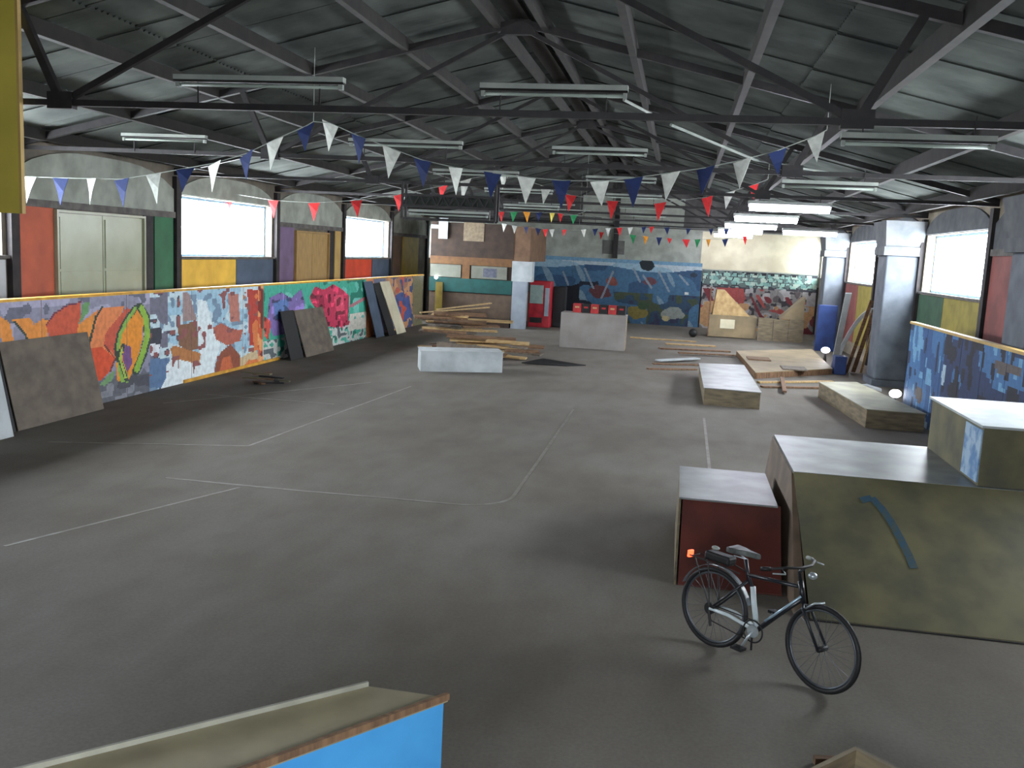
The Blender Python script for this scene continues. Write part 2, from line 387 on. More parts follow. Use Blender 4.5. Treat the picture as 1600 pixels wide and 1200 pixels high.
# end walls
far = MB(); far.add([(XL-.4, YF, 0), (XR+.4, YF, 0), (XR+.4, YF, roof_z(XR)), (RIDX, YF, RIDZ+.2), (XL-.4, YF, roof_z(XL))], [(0, 1, 2, 3, 4)])
farw = MB().prism([(XL-.4, YF, 0), (XR+.4, YF, 0), (XR+.4, YF, roof_z(XR)+.25), (RIDX, YF, RIDZ+.3), (XL-.4, YF, roof_z(XL)+.25)], (0, .3, 0)).build('wall_back', mat('grey_gable_wall', (92, 90, 88), .9, (70, 68, 68), 2))
struct(farw)
MB().box(XL, XR, YF-.04, YF, 2.2, 4.6).build('whitewashed_band', PLASTER, farw)
MB().box(.9, 6.3, YF-.07, YF-.03, 2.8, 4.55).build('lit_cream_panel', CREAM, farw)  # brighter cream stands for the lamplight on this stretch of wall
p = at_y(912, 305, YF); q = at_y(1068, 356, YF)
MB().box(p[0], q[0], YF-.08, YF, q[2], p[2]).build('white_gable_panel', PLASTER, farw)
p = at_y(943, 375, YF); q = at_y(975, 398, YF)
MB().box(p[0], q[0], YF-.10, YF-.03, q[2], p[2]).build('grey_hatch', mat('hatch_grey', (104, 104, 100)), farw)
MB().box(-3.28, -3.06, YF-.3, YF-.05, 3.08, 6.8).build('pilaster', STEEL, farw)
struct(MB().prism([(XL-.4, YB-.3, 0), (XR+.4, YB-.3, 0), (XR+.4, YB-.3, roof_z(XR)+.25), (RIDX, YB-.3, RIDZ+.3), (XL-.4, YB-.3, roof_z(XL)+.25)], (0, .3, 0)).build('wall_front', DARKWALL))

# ------------------------------------------------------------------ paint on boards
def inpoly(px, py, poly):
    r = np.zeros(px.shape, bool); n = len(poly); j = n-1
    for i in range(n):
        xi, yi = poly[i]; xj, yj = poly[j]
        c = ((yi > py) != (yj > py)) & (px < (xj-xi)*(py-yi)/((yj-yi) if yj != yi else 1e-9)+xi)
        r ^= c; j = i
    return r
def near_stroke(px, py, pts, w):
    d = np.full(px.shape, 1e9)
    for (x0, y0), (x1, y1) in zip(pts[:-1], pts[1:]):
        L = (x1-x0)**2+(y1-y0)**2+1e-9; t = np.clip(((px-x0)*(x1-x0)+(py-y0)*(y1-y0))/L, 0, 1)
        d = np.minimum(d, np.hypot(px-x0-t*(x1-x0), py-y0-t*(y1-y0)))
    return d < w
def grid_board(name, parent, P00, U, V, nu, nv, thick, painter):
    """board with front face split into a fine grid; painter(points)->rgb 0-255 array"""
    P00 = np.array(P00, float); U = np.array(U, float); V = np.array(V, float)
    N = np.cross(U, V); N = N/np.linalg.norm(N)*thick
    o0 = np.array(ORG[parent.name])
    u = np.linspace(0, 1, nu+1); v = np.linspace(0, 1, nv+1)
    g = P00 + u[None, :, None]*U + v[:, None, None]*V
    verts = g.reshape(-1, 3); nb = len(verts)
    back = np.array([P00-N, P00+U-N, P00+U+V-N, P00+V-N])
    faces = []
    for j in range(nv):
        for i in range(nu):
            a = j*(nu+1)+i; faces.append((a, a+1, a+nu+2, a+nu+1))
    nf = len(faces)
    c = [0, nu, (nv+1)*(nu+1)-1, nv*(nu+1)]
    faces.append((nb, nb+3, nb+2, nb+1))
    bot = list(range(0, nu+1)); top = list(range(nv*(nu+1), (nv+1)*(nu+1)))
    lef = [j*(nu+1) for j in range(nv+1)]; rig = [j*(nu+1)+nu for j in range(nv+1)]
    faces.append(tuple(bot[::-1]+[nb, nb+1])); faces.append(tuple(top+[nb+2, nb+3]))
    faces.append(tuple(lef+[nb+3, nb])); faces.append(tuple(rig[::-1]+[nb+1, nb+2]))
    me = bpy.data.meshes.new(name)
    me.from_pydata([tuple(x) for x in (np.vstack([verts, back])-o0)], [], faces)
    cc = P00 + ((u[:-1]+u[1:])/2)[None, :, None]*U + ((v[:-1]+v[1:])/2)[:, None, None]*V
    rgb = painter(cc.reshape(-1, 3))/255.0
    rgb = np.where(rgb <= .04045, rgb/12.92, ((rgb+.055)/1.055)**2.4)
    colr = np.ones((len(me.polygons), 4)); colr[:nf, :3] = rgb; colr[nf:, :3] = rgb.mean(0)*.6
    cnt = np.array([p.loop_total for p in me.polygons])
    at = me.color_attributes.new('paint', 'FLOAT_COLOR', 'CORNER')
    at.data.foreach_set('color', np.repeat(colr, cnt, axis=0).astype(np.float32).ravel())
    me.materials.append(PAINT)
    o = bpy.data.objects.new(name, me); COL.objects.link(o); o.parent = parent; ORG[o.name] = tuple(o0)
    return o
def vnoise(a, b, seed, sa, sb):
    r = np.random.default_rng(seed); T = r.random((64, 64)); x = a*sa; y_ = b*sb
    xi = np.floor(x).astype(int); yi = np.floor(y_).astype(int); fx = x-xi; fy = y_-yi; fx = fx*fx*(3-2*fx); fy = fy*fy*(3-2*fy)
    g = lambda i, j: T[i % 64, j % 64]
    return (g(xi, yi)*(1-fx)+g(xi+1, yi)*fx)*(1-fy)+(g(xi, yi+1)*(1-fx)+g(xi+1, yi+1)*fx)*fy

def Z2(pts): return [(x/4, 420+y/4) for x, y in pts]
def Z4(pts): return [(380+x/3.2, 400+y/3.2) for x, y in pts]
def barrier_paint(P):
    x, y = seen(P); Yw, Zw = P[:, 1], P[:, 2]
    n1 = vnoise(Yw, Zw, 1, 1.6, 3.0); n2 = vnoise(Yw, Zw, 2, 4.5, 7.0); n3 = vnoise(Yw, Zw, 3, 2.6, 4.0)
    c = np.zeros((len(P), 3))
    def setc(m, rgb): c[m] = rgb
    setc(slice(None), (150, 148, 168))
    setc((n1 > .62), (176, 172, 196)); setc((n2 < .25), (112, 112, 128))
    # brick-like blocks low down
    low = (x < 236) & (Zw < .42); setc(low, (104, 104, 112)); setc(low & (n2 > .6), (140, 142, 150)); setc(low & (n3 < .3), (84, 84, 92))
    G_ = (142, 184, 84); DG = (58, 72, 62); OR = (236, 150, 66); RO = (212, 94, 66); PE = (232, 138, 84)
    for pl, col in [([(0, 300), (60, 335), (85, 440), (40, 500), (0, 420)], OR),
        ([(70, 320), (90, 310), (200, 312), (210, 350), (270, 312), (330, 330), (300, 400), (285, 505), (205, 505), (170, 440), (120, 360)], OR),
        ([(285, 350), (340, 280), (420, 230), (505, 208), (500, 330), (480, 450), (430, 470), (380, 450), (310, 430)], RO),
        ([(470, 450), (490, 350), (560, 295), (600, 260), (570, 420), (545, 500)], OR),
        ([(595, 270), (640, 240), (780, 230), (740, 330), (670, 410), (660, 480), (720, 540), (720, 580), (690, 640), (620, 700), (590, 650), (556, 560), (555, 480), (580, 400)], PE),
        ([(556, 500), (640, 490), (720, 560), (690, 640), (620, 705), (590, 660), (560, 570)], (224, 88, 52)),
        ([(700, 350), (790, 245), (840, 250), (760, 340), (720, 440), (720, 540), (650, 470), (660, 400)], (206, 92, 68)),
        ([(860, 250), (895, 310), (892, 430), (862, 560), (830, 650), (800, 705), (735, 705), (725, 600), (735, 480), (765, 370), (815, 280)], (240, 152, 52)),
        ([(780, 470), (820, 490), (825, 600), (795, 650), (765, 560)], (126, 86, 140)),
        ([(510, 218), (560, 210), (552, 270), (490, 350), (512, 280)], (112, 160, 104)),
        ([(735, 570), (770, 585), (805, 680), (800, 712), (755, 705), (738, 640)], G_),
        ([(620, 725), (690, 650), (720, 640), (700, 700), (650, 732)], (120, 160, 110))]:
        m = inpoly(x, y, Z2(pl)); setc(m, col)
    setc(near_stroke(x, y, Z2([(850, 240), (790, 320), (745, 410), (728, 500), (740, 570)]), 4.2), DG)
    setc(near_stroke(x, y, Z2([(848, 246), (792, 326), (752, 410), (736, 500)]), 2.6), G_)
    setc(near_stroke(x, y, Z2([(770, 480), (745, 560), (790, 690)]), 3), DG); setc(near_stroke(x, y, Z2([(762, 500), (750, 560), (785, 680)]), 1.8), (180, 200, 90))
    setc(near_stroke(x, y, Z2([(875, 235), (920, 310), (925, 420), (900, 520), (850, 640)]), 6), DG)
    setc(near_stroke(x, y, Z2([(885, 245), (915, 320), (920, 420), (895, 520), (855, 630)]), 4.2), (150, 190, 74))
    setc(near_stroke(x, y, Z2([(555, 480), (600, 300), (640, 240)]), 1.7), DG); setc(near_stroke(x, y, Z2([(90, 330), (150, 400), (205, 500)]), 1.5), DG)
    setc(near_stroke(x, y, Z2([(290, 350), (340, 280), (420, 230), (505, 208)]), 1.2), (120, 60, 80)); setc(near_stroke(x, y, Z2([(655, 480), (720, 560), (690, 640)]), 1.2), (120, 60, 60))
    setc(near_stroke(x, y, Z2([(560, 480), (560, 570), (600, 700)]), 1.2), (110, 60, 70))
    # snow scene
    s = (x > 234) & (x <= 412); setc(s, (168, 204, 222)); setc(s & (n1 > .5), (206, 226, 232)); setc(s & (n2 < .3), (128, 152, 176))
    setc(s & (x < 262) & (n3 > .4), (120, 118, 134)); setc(s & (x < 280) & (n2 > .7), (84, 84, 100))
    for pl, col in [([(930, 560), (1060, 560), (1040, 740), (935, 745)], (98, 126, 162)), ([(1040, 600), (1100, 540), (1330, 560), (1340, 690), (1000, 760), (1040, 680)], (236, 244, 246)),
        ([(1230, 190), (1290, 200), (1340, 400), (1380, 470), (1330, 640), (1250, 640), (1240, 380)], (236, 246, 248)),
        ([(1065, 500), (1090, 480), (1200, 510), (1255, 530), (1245, 600), (1180, 580), (1080, 560)], (190, 126, 74)),
        ([(1110, 350), (1230, 330), (1240, 500), (1180, 510), (1120, 480)], (140, 100, 76)), ([(1140, 150), (1180, 150), (1230, 320), (1140, 330)], (166, 140, 138)),
        ([(930, 370), (1010, 370), (1010, 430), (990, 545), (930, 540)], (66, 66, 76)), ([(935, 470), (1000, 470), (990, 545), (930, 540)], (232, 236, 240)),
        ([(1330, 370), (1380, 340), (1460, 380), (1520, 380), (1500, 450), (1420, 480), (1350, 440)], (190, 106, 88)), ([(1425, 150), (1490, 160), (1500, 330), (1440, 330)], (196, 128, 112)),
        ([(1345, 600), (1380, 520), (1440, 470), (1500, 540), (1500, 640), (1420, 670), (1340, 665)], (150, 84, 62)), ([(1390, 560), (1440, 540), (1460, 640), (1370, 655)], (208, 110, 70)),
        ([(1545, 130), (1640, 130), (1620, 480), (1560, 480)], (192, 72, 60)), ([(1500, 560), (1600, 500), (1640, 600), (1500, 630)], (214, 190, 150))]:
        setc(inpoly(x, y, Z2(pl)) & s, col)
    setc(near_stroke(x, y, Z2([(1115, 560), (1115, 620)]), 1) | near_stroke(x, y, Z2([(1215, 580), (1210, 650)]), 1), (130, 80, 60))
    setc(s & (n2 > .78) & (Zw > .3), (150, 92, 90)); setc(s & (x > 380) & (n3 > .62), (226, 130, 74))
    # red strip, then teal section
    s = (x > 403) & (x <= 411); setc(s, (214, 96, 60)); setc(s & (n2 > .55), (236, 168, 110)); setc(s & (n3 < .3), (128, 50, 44))
    t = (x > 411) & (x <= 572); setc(t, (74, 178, 152)); setc(t & (n1 > .66), (118, 202, 186)); setc(t & (n3 < .25), (40, 128, 108))
    for pl, col in [([(130, 210), (190, 180), (240, 210), (290, 165), (310, 240), (290, 330), (220, 390), (150, 400), (120, 330)], (132, 112, 172)),
        ([(150, 230), (230, 210), (220, 300), (160, 320)], (100, 132, 190)), ([(330, 210), (360, 150), (400, 170), (450, 140), (500, 170), (530, 200), (525, 320), (560, 350), (480, 360), (400, 350), (370, 280)], (202, 58, 92)),
        ([(360, 200), (400, 190), (410, 260), (380, 270)], (160, 40, 70)), ([(455, 200), (500, 190), (510, 300), (470, 300)], (230, 84, 112)),
        ([(105, 300), (140, 330), (125, 420), (105, 400)], (214, 84, 70))]:
        m = inpoly(x, y, Z4(pl)); setc(m & t, col); setc(m & t & (n2 > .7), tuple(v*.6 for v in col)); setc(m & t & (n2 < .2), tuple(min(255, v*1.3) for v in col))
    b_ = t & (Zw < .55); setc(b_ & (n2 > .38), (206, 210, 204)); setc(b_ & (n2 > .72), (96, 104, 108)); setc(t & (x > 545) & (Zw > .35) & (Zw < .9) & (n3 > .45), (218, 214, 200))
    setc(near_stroke(x, y, Z4([(540, 250), (610, 210)]), 2.4) & t, (190, 120, 130))
    # last section
    e = (x > 572); setc(e, (206, 152, 108)); setc(e & (n1 > .6), (168, 124, 100)); setc(e & (x < 584), (222, 140, 92)); setc(e & (x > 584) & (x < 602), (112, 118, 142))
    m = inpoly(x, y, Z4([(740, 210), (790, 180), (830, 200), (845, 300), (780, 340), (750, 280)])); setc(m & e, (80, 96, 152))
    setc(e & (x > 610) & (n2 > .62), (70, 84, 128)); setc(e & (x > 612) & (n3 < .3), (204, 92, 74)); setc(e & (x > 645), (126, 120, 92))
    return c
XB = -10.45
bar_root = thing('barrier_wall', 'long low plywood barrier covered in bright graffiti, with a yellow top rail, along the left side', 'barrier', (XB, 22, 0))
y = 9.0
while y < 37.4:
    w_ = min(2.44, 37.4-y)
    grid_board('graffiti_panel', bar_root, (XB, y+.006, .0), (0, w_-.012, 0), (0, 0, 2.0), int(w_*(30 if y < 20 else 20)) if y > 11 else 20, 64, .02, lambda P: barrier_paint(P))
    y += 2.44
MB().box(XB-.12, XB+.03, 9, 37.4, 2.0, 2.045).build('top_rail', YELLOWP, bar_root)
MB().box(XB+.001, XB+.035, 18.4, 23.3, 0, .07).build('bottom_rail', YELLOWP, bar_root)
for yy in np.arange(9.3, 37.3, 2.44): MB().box(XB-.11, XB-.025, yy-.04, yy+.04, 0, 2.0).build('post', PINED, bar_root)

# right hand barrier
def blue_paint(P):
    n1 = vnoise(P[:, 1], P[:, 2], 11, 1.3, 1.7); n2 = vnoise(P[:, 1], P[:, 2], 12, 5, 3); n3 = vnoise(P[:, 1], P[:, 2], 13, 6, .8)
    c = np.tile((66., 112., 160.), (len(P), 1)); c[n1 > .6] = (52, 88, 136); c[n2 > .72] = (40, 52, 78); c[n2 < .2] = (110, 160, 196)
    m = P[:, 1] < 19.3; c[m & (n1 > .4)] = (44, 60, 96); c[m & (n2 > .6)] = (40, 40, 52)
    c[(n3 > .955)] = (166, 190, 204); c[(n1 < .18)] = (96, 86, 84); return c
XRB = 5.2
rb = thing('barrier_wall', 'blue painted boarded barrier with a tan top rail, along the right wall beneath the big window', 'barrier', (XRB, 19, 0))
y = 14.6
while y < 22.1:
    w_ = min(1.22, 22.2-y)
    grid_board('blue_panel', rb, (XRB, y+w_-.006, .0), (0, -(w_-.012), 0), (0, 0, 2.02), 24, 30, .02, blue_paint); y += 1.22
MB().box(XRB-.03, XRB+.1, 14.6, 22.2, 2.02, 2.07).build('top_rail', TAN, rb)
for yy in np.arange(14.8, 22.3, 1.22): MB().box(XRB+.025, XRB+.11, yy-.04, yy+.04, 0, 2.02).build('post', PINED, rb)
for g_ in list(rb.children):
    pass

# murals at the far end
def sea_paint(P):
    x, y = seen(P); n1 = vnoise(P[:, 0], P[:, 2], 21, 1.1, 1.6); n2 = vnoise(P[:, 0], P[:, 2], 22, 4, 4); n3 = vnoise(P[:, 0]+P[:, 2]*.5, P[:, 2], 23, 3, .9)
    c = np.tile((60., 118., 164.), (len(P), 1)); c[n1 > .6] = (44, 92, 140); c[n3 > .7] = (122, 160, 184)
    z = P[:, 2]; top = z > 2.62 + .12*np.sin(P[:, 0]*1.2); c[top] = (150, 196, 222); c[top & (n1 > .5)] = (196, 216, 226); c[z > 2.9] = (110, 172, 214)
    low = (z < 1.5) & (n1 > .35); c[low] = (40, 78, 112); c[low & (n2 > .6)] = (76, 92, 60); c[low & (n2 < .25)] = (52, 56, 96)
    dk = (x > 862) & (x < 905) & (y > 435+n1*18); c[dk] = (24, 26, 40); c[(x > 905) & (x < 935) & (y > 440) & (n1 > .3)] = (30, 40, 62)
    for cx, cy, r_, col in [(1012, 415, 12, (28, 44, 52)), (940, 455, 16, (120, 56, 62)), (955, 440, 10, (170, 80, 66)), (1016, 440, 9, (126, 66, 78)), (996, 488, 14, (160, 140, 50)), (1005, 478, 8, (60, 96, 56)), (1052, 490, 16, (150, 160, 150)), (1040, 498, 6, (206, 186, 120)), (1073, 459, 4, (236, 240, 230)), (870, 452, 8, (52, 66, 96)), (1085, 430, 6, (40, 60, 80))]:
        m = ((x-cx)/1.0)**2+((y-cy)*1.5)**2 < (r_*(.7+.6*n2))**2; c[m] = col
    for pts in ([(880, 425), (888, 445)], [(914, 420), (927, 450)], [(958, 425), (940, 465)], [(990, 420), (1000, 440)], [(1030, 425), (1045, 455)], [(1005, 430), (1018, 450)], [(1062, 430), (1075, 445)]):
        c[near_stroke(x, y, pts, 1.6)] = (140, 160, 176)
    g_ = c.mean(1, keepdims=True); return (c*.72+g_*.28)*.88
def tag_paint(P):
    x, y = seen(P); X_, z = P[:, 0], P[:, 2]; n1 = vnoise(X_, z, 31, 2.2, 2.6); n2 = vnoise(X_, z, 32, 6, 7); n3 = vnoise(X_+z*.6, z, 33, 3, 2)
    c = np.tile((128., 122., 120.), (len(P), 1)); c[n1 > .58] = (164, 158, 156); c[n1 < .3] = (92, 84, 84); c[n2 > .72] = (60, 56, 60)
    m = (z < 2.0) & (z > .8) & (n3 > .74); c[m] = (168, 66, 62); c[(z < 1.9) & (n3 < .22)] = (120, 40, 46); c[(z < 1.3) & (n1 > .7)] = (190, 140, 90)
    t = z > 2.02; c[t] = (140, 186, 170); X_ = X_+.25*n1; cell = (np.floor(X_*3.1+np.floor(z*5.2)*.5)+np.floor(z*5.2)*7); e1 = np.abs((X_*3.1+np.floor(z*5.2)*.5) % 1-.5); e2 = np.abs((z*5.2) % 1-.5)
    c[t & ((cell % 3) == 0)] = (176, 198, 180); c[t & ((cell % 5) == 0)] = (112, 160, 150); c[t & ((e1 > .43) | (e2 > .4)) & (n2 > .35)] = (60, 66, 70)
    cr = z > 2.60 + .10*((X_*2.6) % 1 > .5); c[cr] = (40, 42, 48); c[(z < 2.1) & (z > 1.95) & (n2 > .4)] = (62, 62, 70); c[t & (n2 > .66)] = (92, 110, 108); g_ = c.mean(1, keepdims=True); return c*.8+g_*.2
mu = thing('mural', 'large blue underwater sea mural on the end wall, left of the cobbled graffiti', 'mural', (-3, YF-.1, 0))
for i in range(4):
    x0 = -7.2+i*2.05; grid_board('mural_panel', mu, (x0+.006, YF-.14, .0), (2.038, 0, 0), (0, 0, 3.05), 64, 74, .03, sea_paint)
mu2 = thing('mural', 'graffiti mural of pale green cobbles over red tags, right of the sea mural', 'mural', (3.5, YF-.1, 0))
for i in range(3):
    x0 = 1.05+i*1.75; grid_board('mural_panel', mu2, (x0+.006, YF-.14, .0), (1.738, 0, 0), (0, 0, 2.75), 60, 80, .03, tag_paint)

# ------------------------------------------------------------------ square columns on the right
COLM = mat('grey_painted_column', (98, 104, 112), .7, (78, 84, 92), 2.2, .2)
def column(x0, x1, y0, y1, lab):
    t = thing('column', lab, 'column', ((x0+x1)/2, (y0+y1)/2, 0), 'square grey columns along the right side')
    MB().box(x0, x1, y0, y1, .18, 3.58).build('shaft', COLM, t, bevel=.04)
    MB().box(x0-.07, x1+.07, y0-.07, y1+.07, 0, .18).build('plinth', COLM, t)
    cp = MB(); cp.box(x0-.10, x1+.08, y0-.10, y1+.10, 3.58, 3.82); cp.hexa([(x0-.06, y0-.06, 3.82), (x1+.05, y0-.06, 3.82), (x1+.05, y1+.06, 3.82), (x0-.06, y1+.06, 3.82)], [(x0-.16, y0-.3, 4.5), (x1+.05, y0-.3, 4.5), (x1+.05, y1+.3, 4.5), (x0-.16, y1+.3, 4.5)])
    cp.build('capital', PLASTER_R, t)
column(5.46, 6.3, 26.8, 27.9, 'square grey column between the two big right hand windows, middle one in view')
column(5.56, 6.3, 38.2, 39.2, 'most distant square grey column, near the end wall graffiti')
column(5.45, 6.3, 15.9, 17.0, 'nearest square grey column, cut by the right edge of the picture')

# ------------------------------------------------------------------ roof lamps
def make_lamp(L, lit, low=True):
    r = bpy.data.objects.new('fluorescent_light', None); COL.objects.link(r); ORG[r.name] = (0, 0, 0)
    MB().box(-L/2, L/2, -.05, .05, .055, .11).build('housing', LAMPW, r)
    MB().prism([(-L/2, -.055, .055), (-L/2, .055, .055), (-L/2, .03, .035), (-L/2, -.03, .035)], (L, 0, 0)).build('reflector', STEEL, r)
    MB().tube([(-L/2+.04, 0, .005 if not lit else -.03), (L/2-.04, 0, .005 if not lit else -.03)], .019 if not lit else .075, 8 if not lit else 14).build('tube', TUBE if lit else TUBE_OFF, r, True)
    for sx in (-1, 1):
        MB().box(sx*(L/2-.03)-.02, sx*(L/2-.03)+.02, -.025, .025, -.02, .06).build('end_cap', LAMPW, r)
        MB().bar((sx*L*.36, .0, .11 if low else -.20), (sx*L*.36, .0, .30 if low else .03), .014, .014).build('hanger' if low else 'bracket', STEEL, r)
    return r
lit0 = None; off0 = None; offl = None
LAMPS = []
for i, ty in enumerate(TR_Y[1:]):
    for cx, z, L in ((-4.75, 4.86, 2.0), (-1.45, 4.83, 1.56), (2.2, 4.42, 1.45)):
        LAMPS.append((cx, ty-.04, z, 1.75 if (cx > 2 and i >= 2) else L, i))
NM = ['the nearest truss', 'the second truss', 'the third truss', 'the fourth truss', 'the fifth truss', 'the sixth truss', 'the furthest truss']
pos = {-4.75: 'left', -1.45: 'middle', 2.2: 'right'}
for cx, ly, z, L, i in LAMPS:
    lit = (cx > 2 and i >= 2)
    if lit:
        if i == 6: z = 4.38
        if lit0 is None: lit0 = make_lamp(1.62, True); o = lit0
        else: o = copy_tree(lit0)
        tag(o, 'glowing white fluorescent strip light on the right hand side of %s' % NM[i], 'light', 'lit fluorescent strips on the right side')
    else:
        if cx > 2:
            if offl is None: offl = make_lamp(1.62, False, True); o = offl
            else: o = copy_tree(offl)
        elif off0 is None: off0 = make_lamp(1.62, False, False); o = off0
        else: o = copy_tree(off0)
        tag(o, 'unlit white fluorescent strip light on the %s part of %s' % (pos[cx], NM[i]), 'light', 'unlit fluorescent strips under the roof')
    o.location = (cx, ly, z); o.scale = (L/1.62, 1, 1)
o = copy_tree(lit0); o.location = (4.12, 32.46, 4.28); o.scale = (1.1, 1, 1)
tag(o, 'extra glowing fluorescent strip, closest to the right wall beside the fifth truss', 'light', 'lit fluorescent strips on the right side')
o = copy_tree(off0); o.location = (-9.2, 15.56, 4.83); o.scale = (1, 1, 1)
tag(o, 'unlit white fluorescent strip light near the left wall, at the second truss', 'light', 'unlit fluorescent strips under the roof')
a = at_y(975, 155, 10.2); b2 = at_y(1080, 208, 12.4)
cdt = MB(); pts = [at_y(975, 155, 10.0), at_y(1028, 184, 11.2)]
tag(MB().tube([at_y(975, 156, 10.0), at_y(1030, 185, 12.5)], .016, 6).build('conduit', LAMPW), 'short pale conduit running from the middle lamp towards the right, before the second truss', 'conduit')
tag(MB().tube([at_y(1048, 195, 12.9), at_y(1180, 250, 15.6), at_y(1330, 276, 18.5)], .02, 6).build('conduit', LAMPW), 'long pale conduit slanting down to the right under the roof', 'conduit')

# ------------------------------------------------------------------ bunting
CLOTH = {k: mat('bunting_'+k, v, .8, tuple(x*.88 for x in v), 10) for k, v in dict(white=(206, 208, 200), navy=(20, 38, 86), red=(208, 42, 44), green=(40, 140, 84), orange=(226, 150, 48), pale=(160, 164, 158), yellow=(216, 196, 84)).items()}
def bunting(label, Y, cordpts, flags):
    P = [at_y(a, b, Y) for a, b in cordpts]
    t = thing('bunting_string', label, 'bunting', tuple(P[len(P)//2]), 'strings of triangular bunting under the roof')
    MB().tube([tuple(p) for p in P], .008, 5).build('cord', LAMPW, t)
    for p in (P[0], P[-1]):
        if p[0] > XL+.3: MB().tube([tuple(p), (p[0], p[1], roof_z(p[0])+.12)], .006, 5).build('tie', LAMPW, t)
    for j, (a_, b2_) in enumerate(cordpts):
        if (a_, b2_) == (490, 190): p = P[j]; MB().tube([tuple(p), (p[0], p[1], roof_z(p[0])+.12)], .006, 5).build('tie', LAMPW, t)
    for i, (px, c, w, h) in enumerate(flags):
        py = np.interp(px, [q[0] for q in cordpts], [q[1] for q in cordpts])
        c0 = at_y(px, py, Y); k = np.linalg.norm(at_y(px+1, py, Y)-c0)
        yaw = random.uniform(-.5, .5); tw = random.uniform(-.15, .15); W_ = w*k/2; H_ = h*k*.97
        d = Vector((math.cos(yaw), math.sin(yaw), 0)); sl = (np.interp(px+8, [q[0] for q in cordpts], [q[1] for q in cordpts])-py)/8
        d.z = -sl+.05; n = Vector((-d.y, d.x, 0)).normalized()*.004
        c3 = Vector(c0); mid = c3+Vector((tw*.2, .04*random.uniform(-1, 1), -H_*.5))
        a, b_ = c3-d*W_, c3+d*W_; tip = c3+Vector((tw*H_, .05*random.uniform(-1, 1), -H_))
        am = a.lerp(tip, .5)+Vector((0, .02, 0)); bm_ = b_.lerp(tip, .5)-Vector((0, .02, 0))
        mb = MB(); V = [a, b_, bm_, tip, am]; mb.add([v-n for v in V]+[v+n for v in V], [(0, 1, 2, 4), (4, 2, 3), (5, 9, 7, 6), (9, 8, 7), (0, 5, 6, 1), (1, 6, 7, 2), (2, 7, 8, 3), (3, 8, 9, 4), (4, 9, 5, 0)])
        f_ = mb.build('flag', CLOTH[c], t)
        if i == 0 or flags[i-1][1] != c: f_['label'] = c.replace('pale', 'grey white').replace('navy', 'navy blue') + ' triangular flag'
YA = 14.9
bunting('nearest string of large white and navy blue pennants, swooping across the whole hall', YA,
        [(20, 275), (95, 278), (190, 280), (240, 272), (335, 255), (385, 240), (430, 218), (478, 197), (490, 190), (515, 192), (560, 212), (612, 232), (660, 250), (712, 262), (770, 270), (823, 277), (880, 282), (937, 283), (990, 278), (1048, 270), (1103, 262), (1160, 250), (1215, 235), (1275, 212), (1292, 203)],
        [(47, 'pale', 24, 38), (95, 'navy', 24, 40), (143, 'pale', 24, 38), (190, 'navy', 24, 41), (240, 'pale', 22, 44), (290, 'navy', 26, 36), (335, 'white', 26, 43), (385, 'navy', 26, 40), (430, 'white', 26, 46), (478, 'navy', 26, 38), (516, 'white', 26, 42), (560, 'navy', 26, 42), (612, 'white', 28, 46), (660, 'navy', 28, 42), (712, 'white', 28, 42), (770, 'navy', 28, 40),
         (823, 'white', 29, 42), (877, 'navy', 30, 44), (937, 'white', 30, 40), (990, 'navy', 30, 48), (1048, 'white', 31, 44), (1103, 'navy', 30, 44), (1160, 'white', 30, 46), (1215, 'navy', 30, 40), (1275, 'white', 26, 44)])
bunting('second string of bunting, mostly red pennants, hanging a little lower', 24.2,
        [(225, 258), (300, 285), (360, 302), (427, 313), (491, 317), (557, 313), (624, 304), (693, 290), (740, 278), (787, 270), (853, 292), (892, 305), (957, 314), (1032, 317), (1105, 308), (1140, 300), (1180, 288), (1200, 280)],
        [(235, 'red', 18, 22), (360, 'red', 17, 26), (427, 'red', 17, 27), (491, 'red', 18, 28), (557, 'red', 17, 26), (624, 'red', 18, 26), (693, 'red', 18, 24), (728, 'white', 18, 34), (787, 'white', 18, 26), (853, 'white', 17, 28), (892, 'red', 18, 26), (957, 'red', 18, 30), (1032, 'red', 19, 30), (1105, 'red', 19, 32), (1140, 'white', 18, 28), (1178, 'red', 16, 24)])
bunting('short string of red, green and yellow pennants, just right of the black gantry', 31.6,
        [(770, 322), (783, 331), (823, 331), (870, 333), (900, 336), (915, 330)],
        [(783, 'red', 11, 16), (803, 'green', 12, 17), (823, 'orange', 11, 17), (842, 'navy', 11, 15), (863, 'yellow', 10, 15), (876, 'red', 9, 14), (897, 'green', 12, 15)])
bunting('string of tiny navy, red and white pennants, far down the hall', 36.0,
        [(765, 345), (800, 352), (850, 358), (900, 359), (960, 356), (1020, 354), (1080, 357), (1140, 358), (1170, 352)],
        [(788, 'white', 9, 13), (804, 'white', 9, 13), (822, 'navy', 8, 12), (841, 'navy', 9, 12), (852, 'red', 9, 13), (862, 'white', 9, 13), (882, 'red', 8, 11), (912, 'white', 9, 13), (930, 'navy', 9, 12), (950, 'white', 9, 13), (968, 'red', 9, 14), (985, 'white', 9, 13), (1006, 'navy', 8, 11), (1018, 'red', 8, 11), (1042, 'navy', 9, 12), (1076, 'navy', 8, 11), (1111, 'navy', 8, 11), (1135, 'navy', 9, 12)])
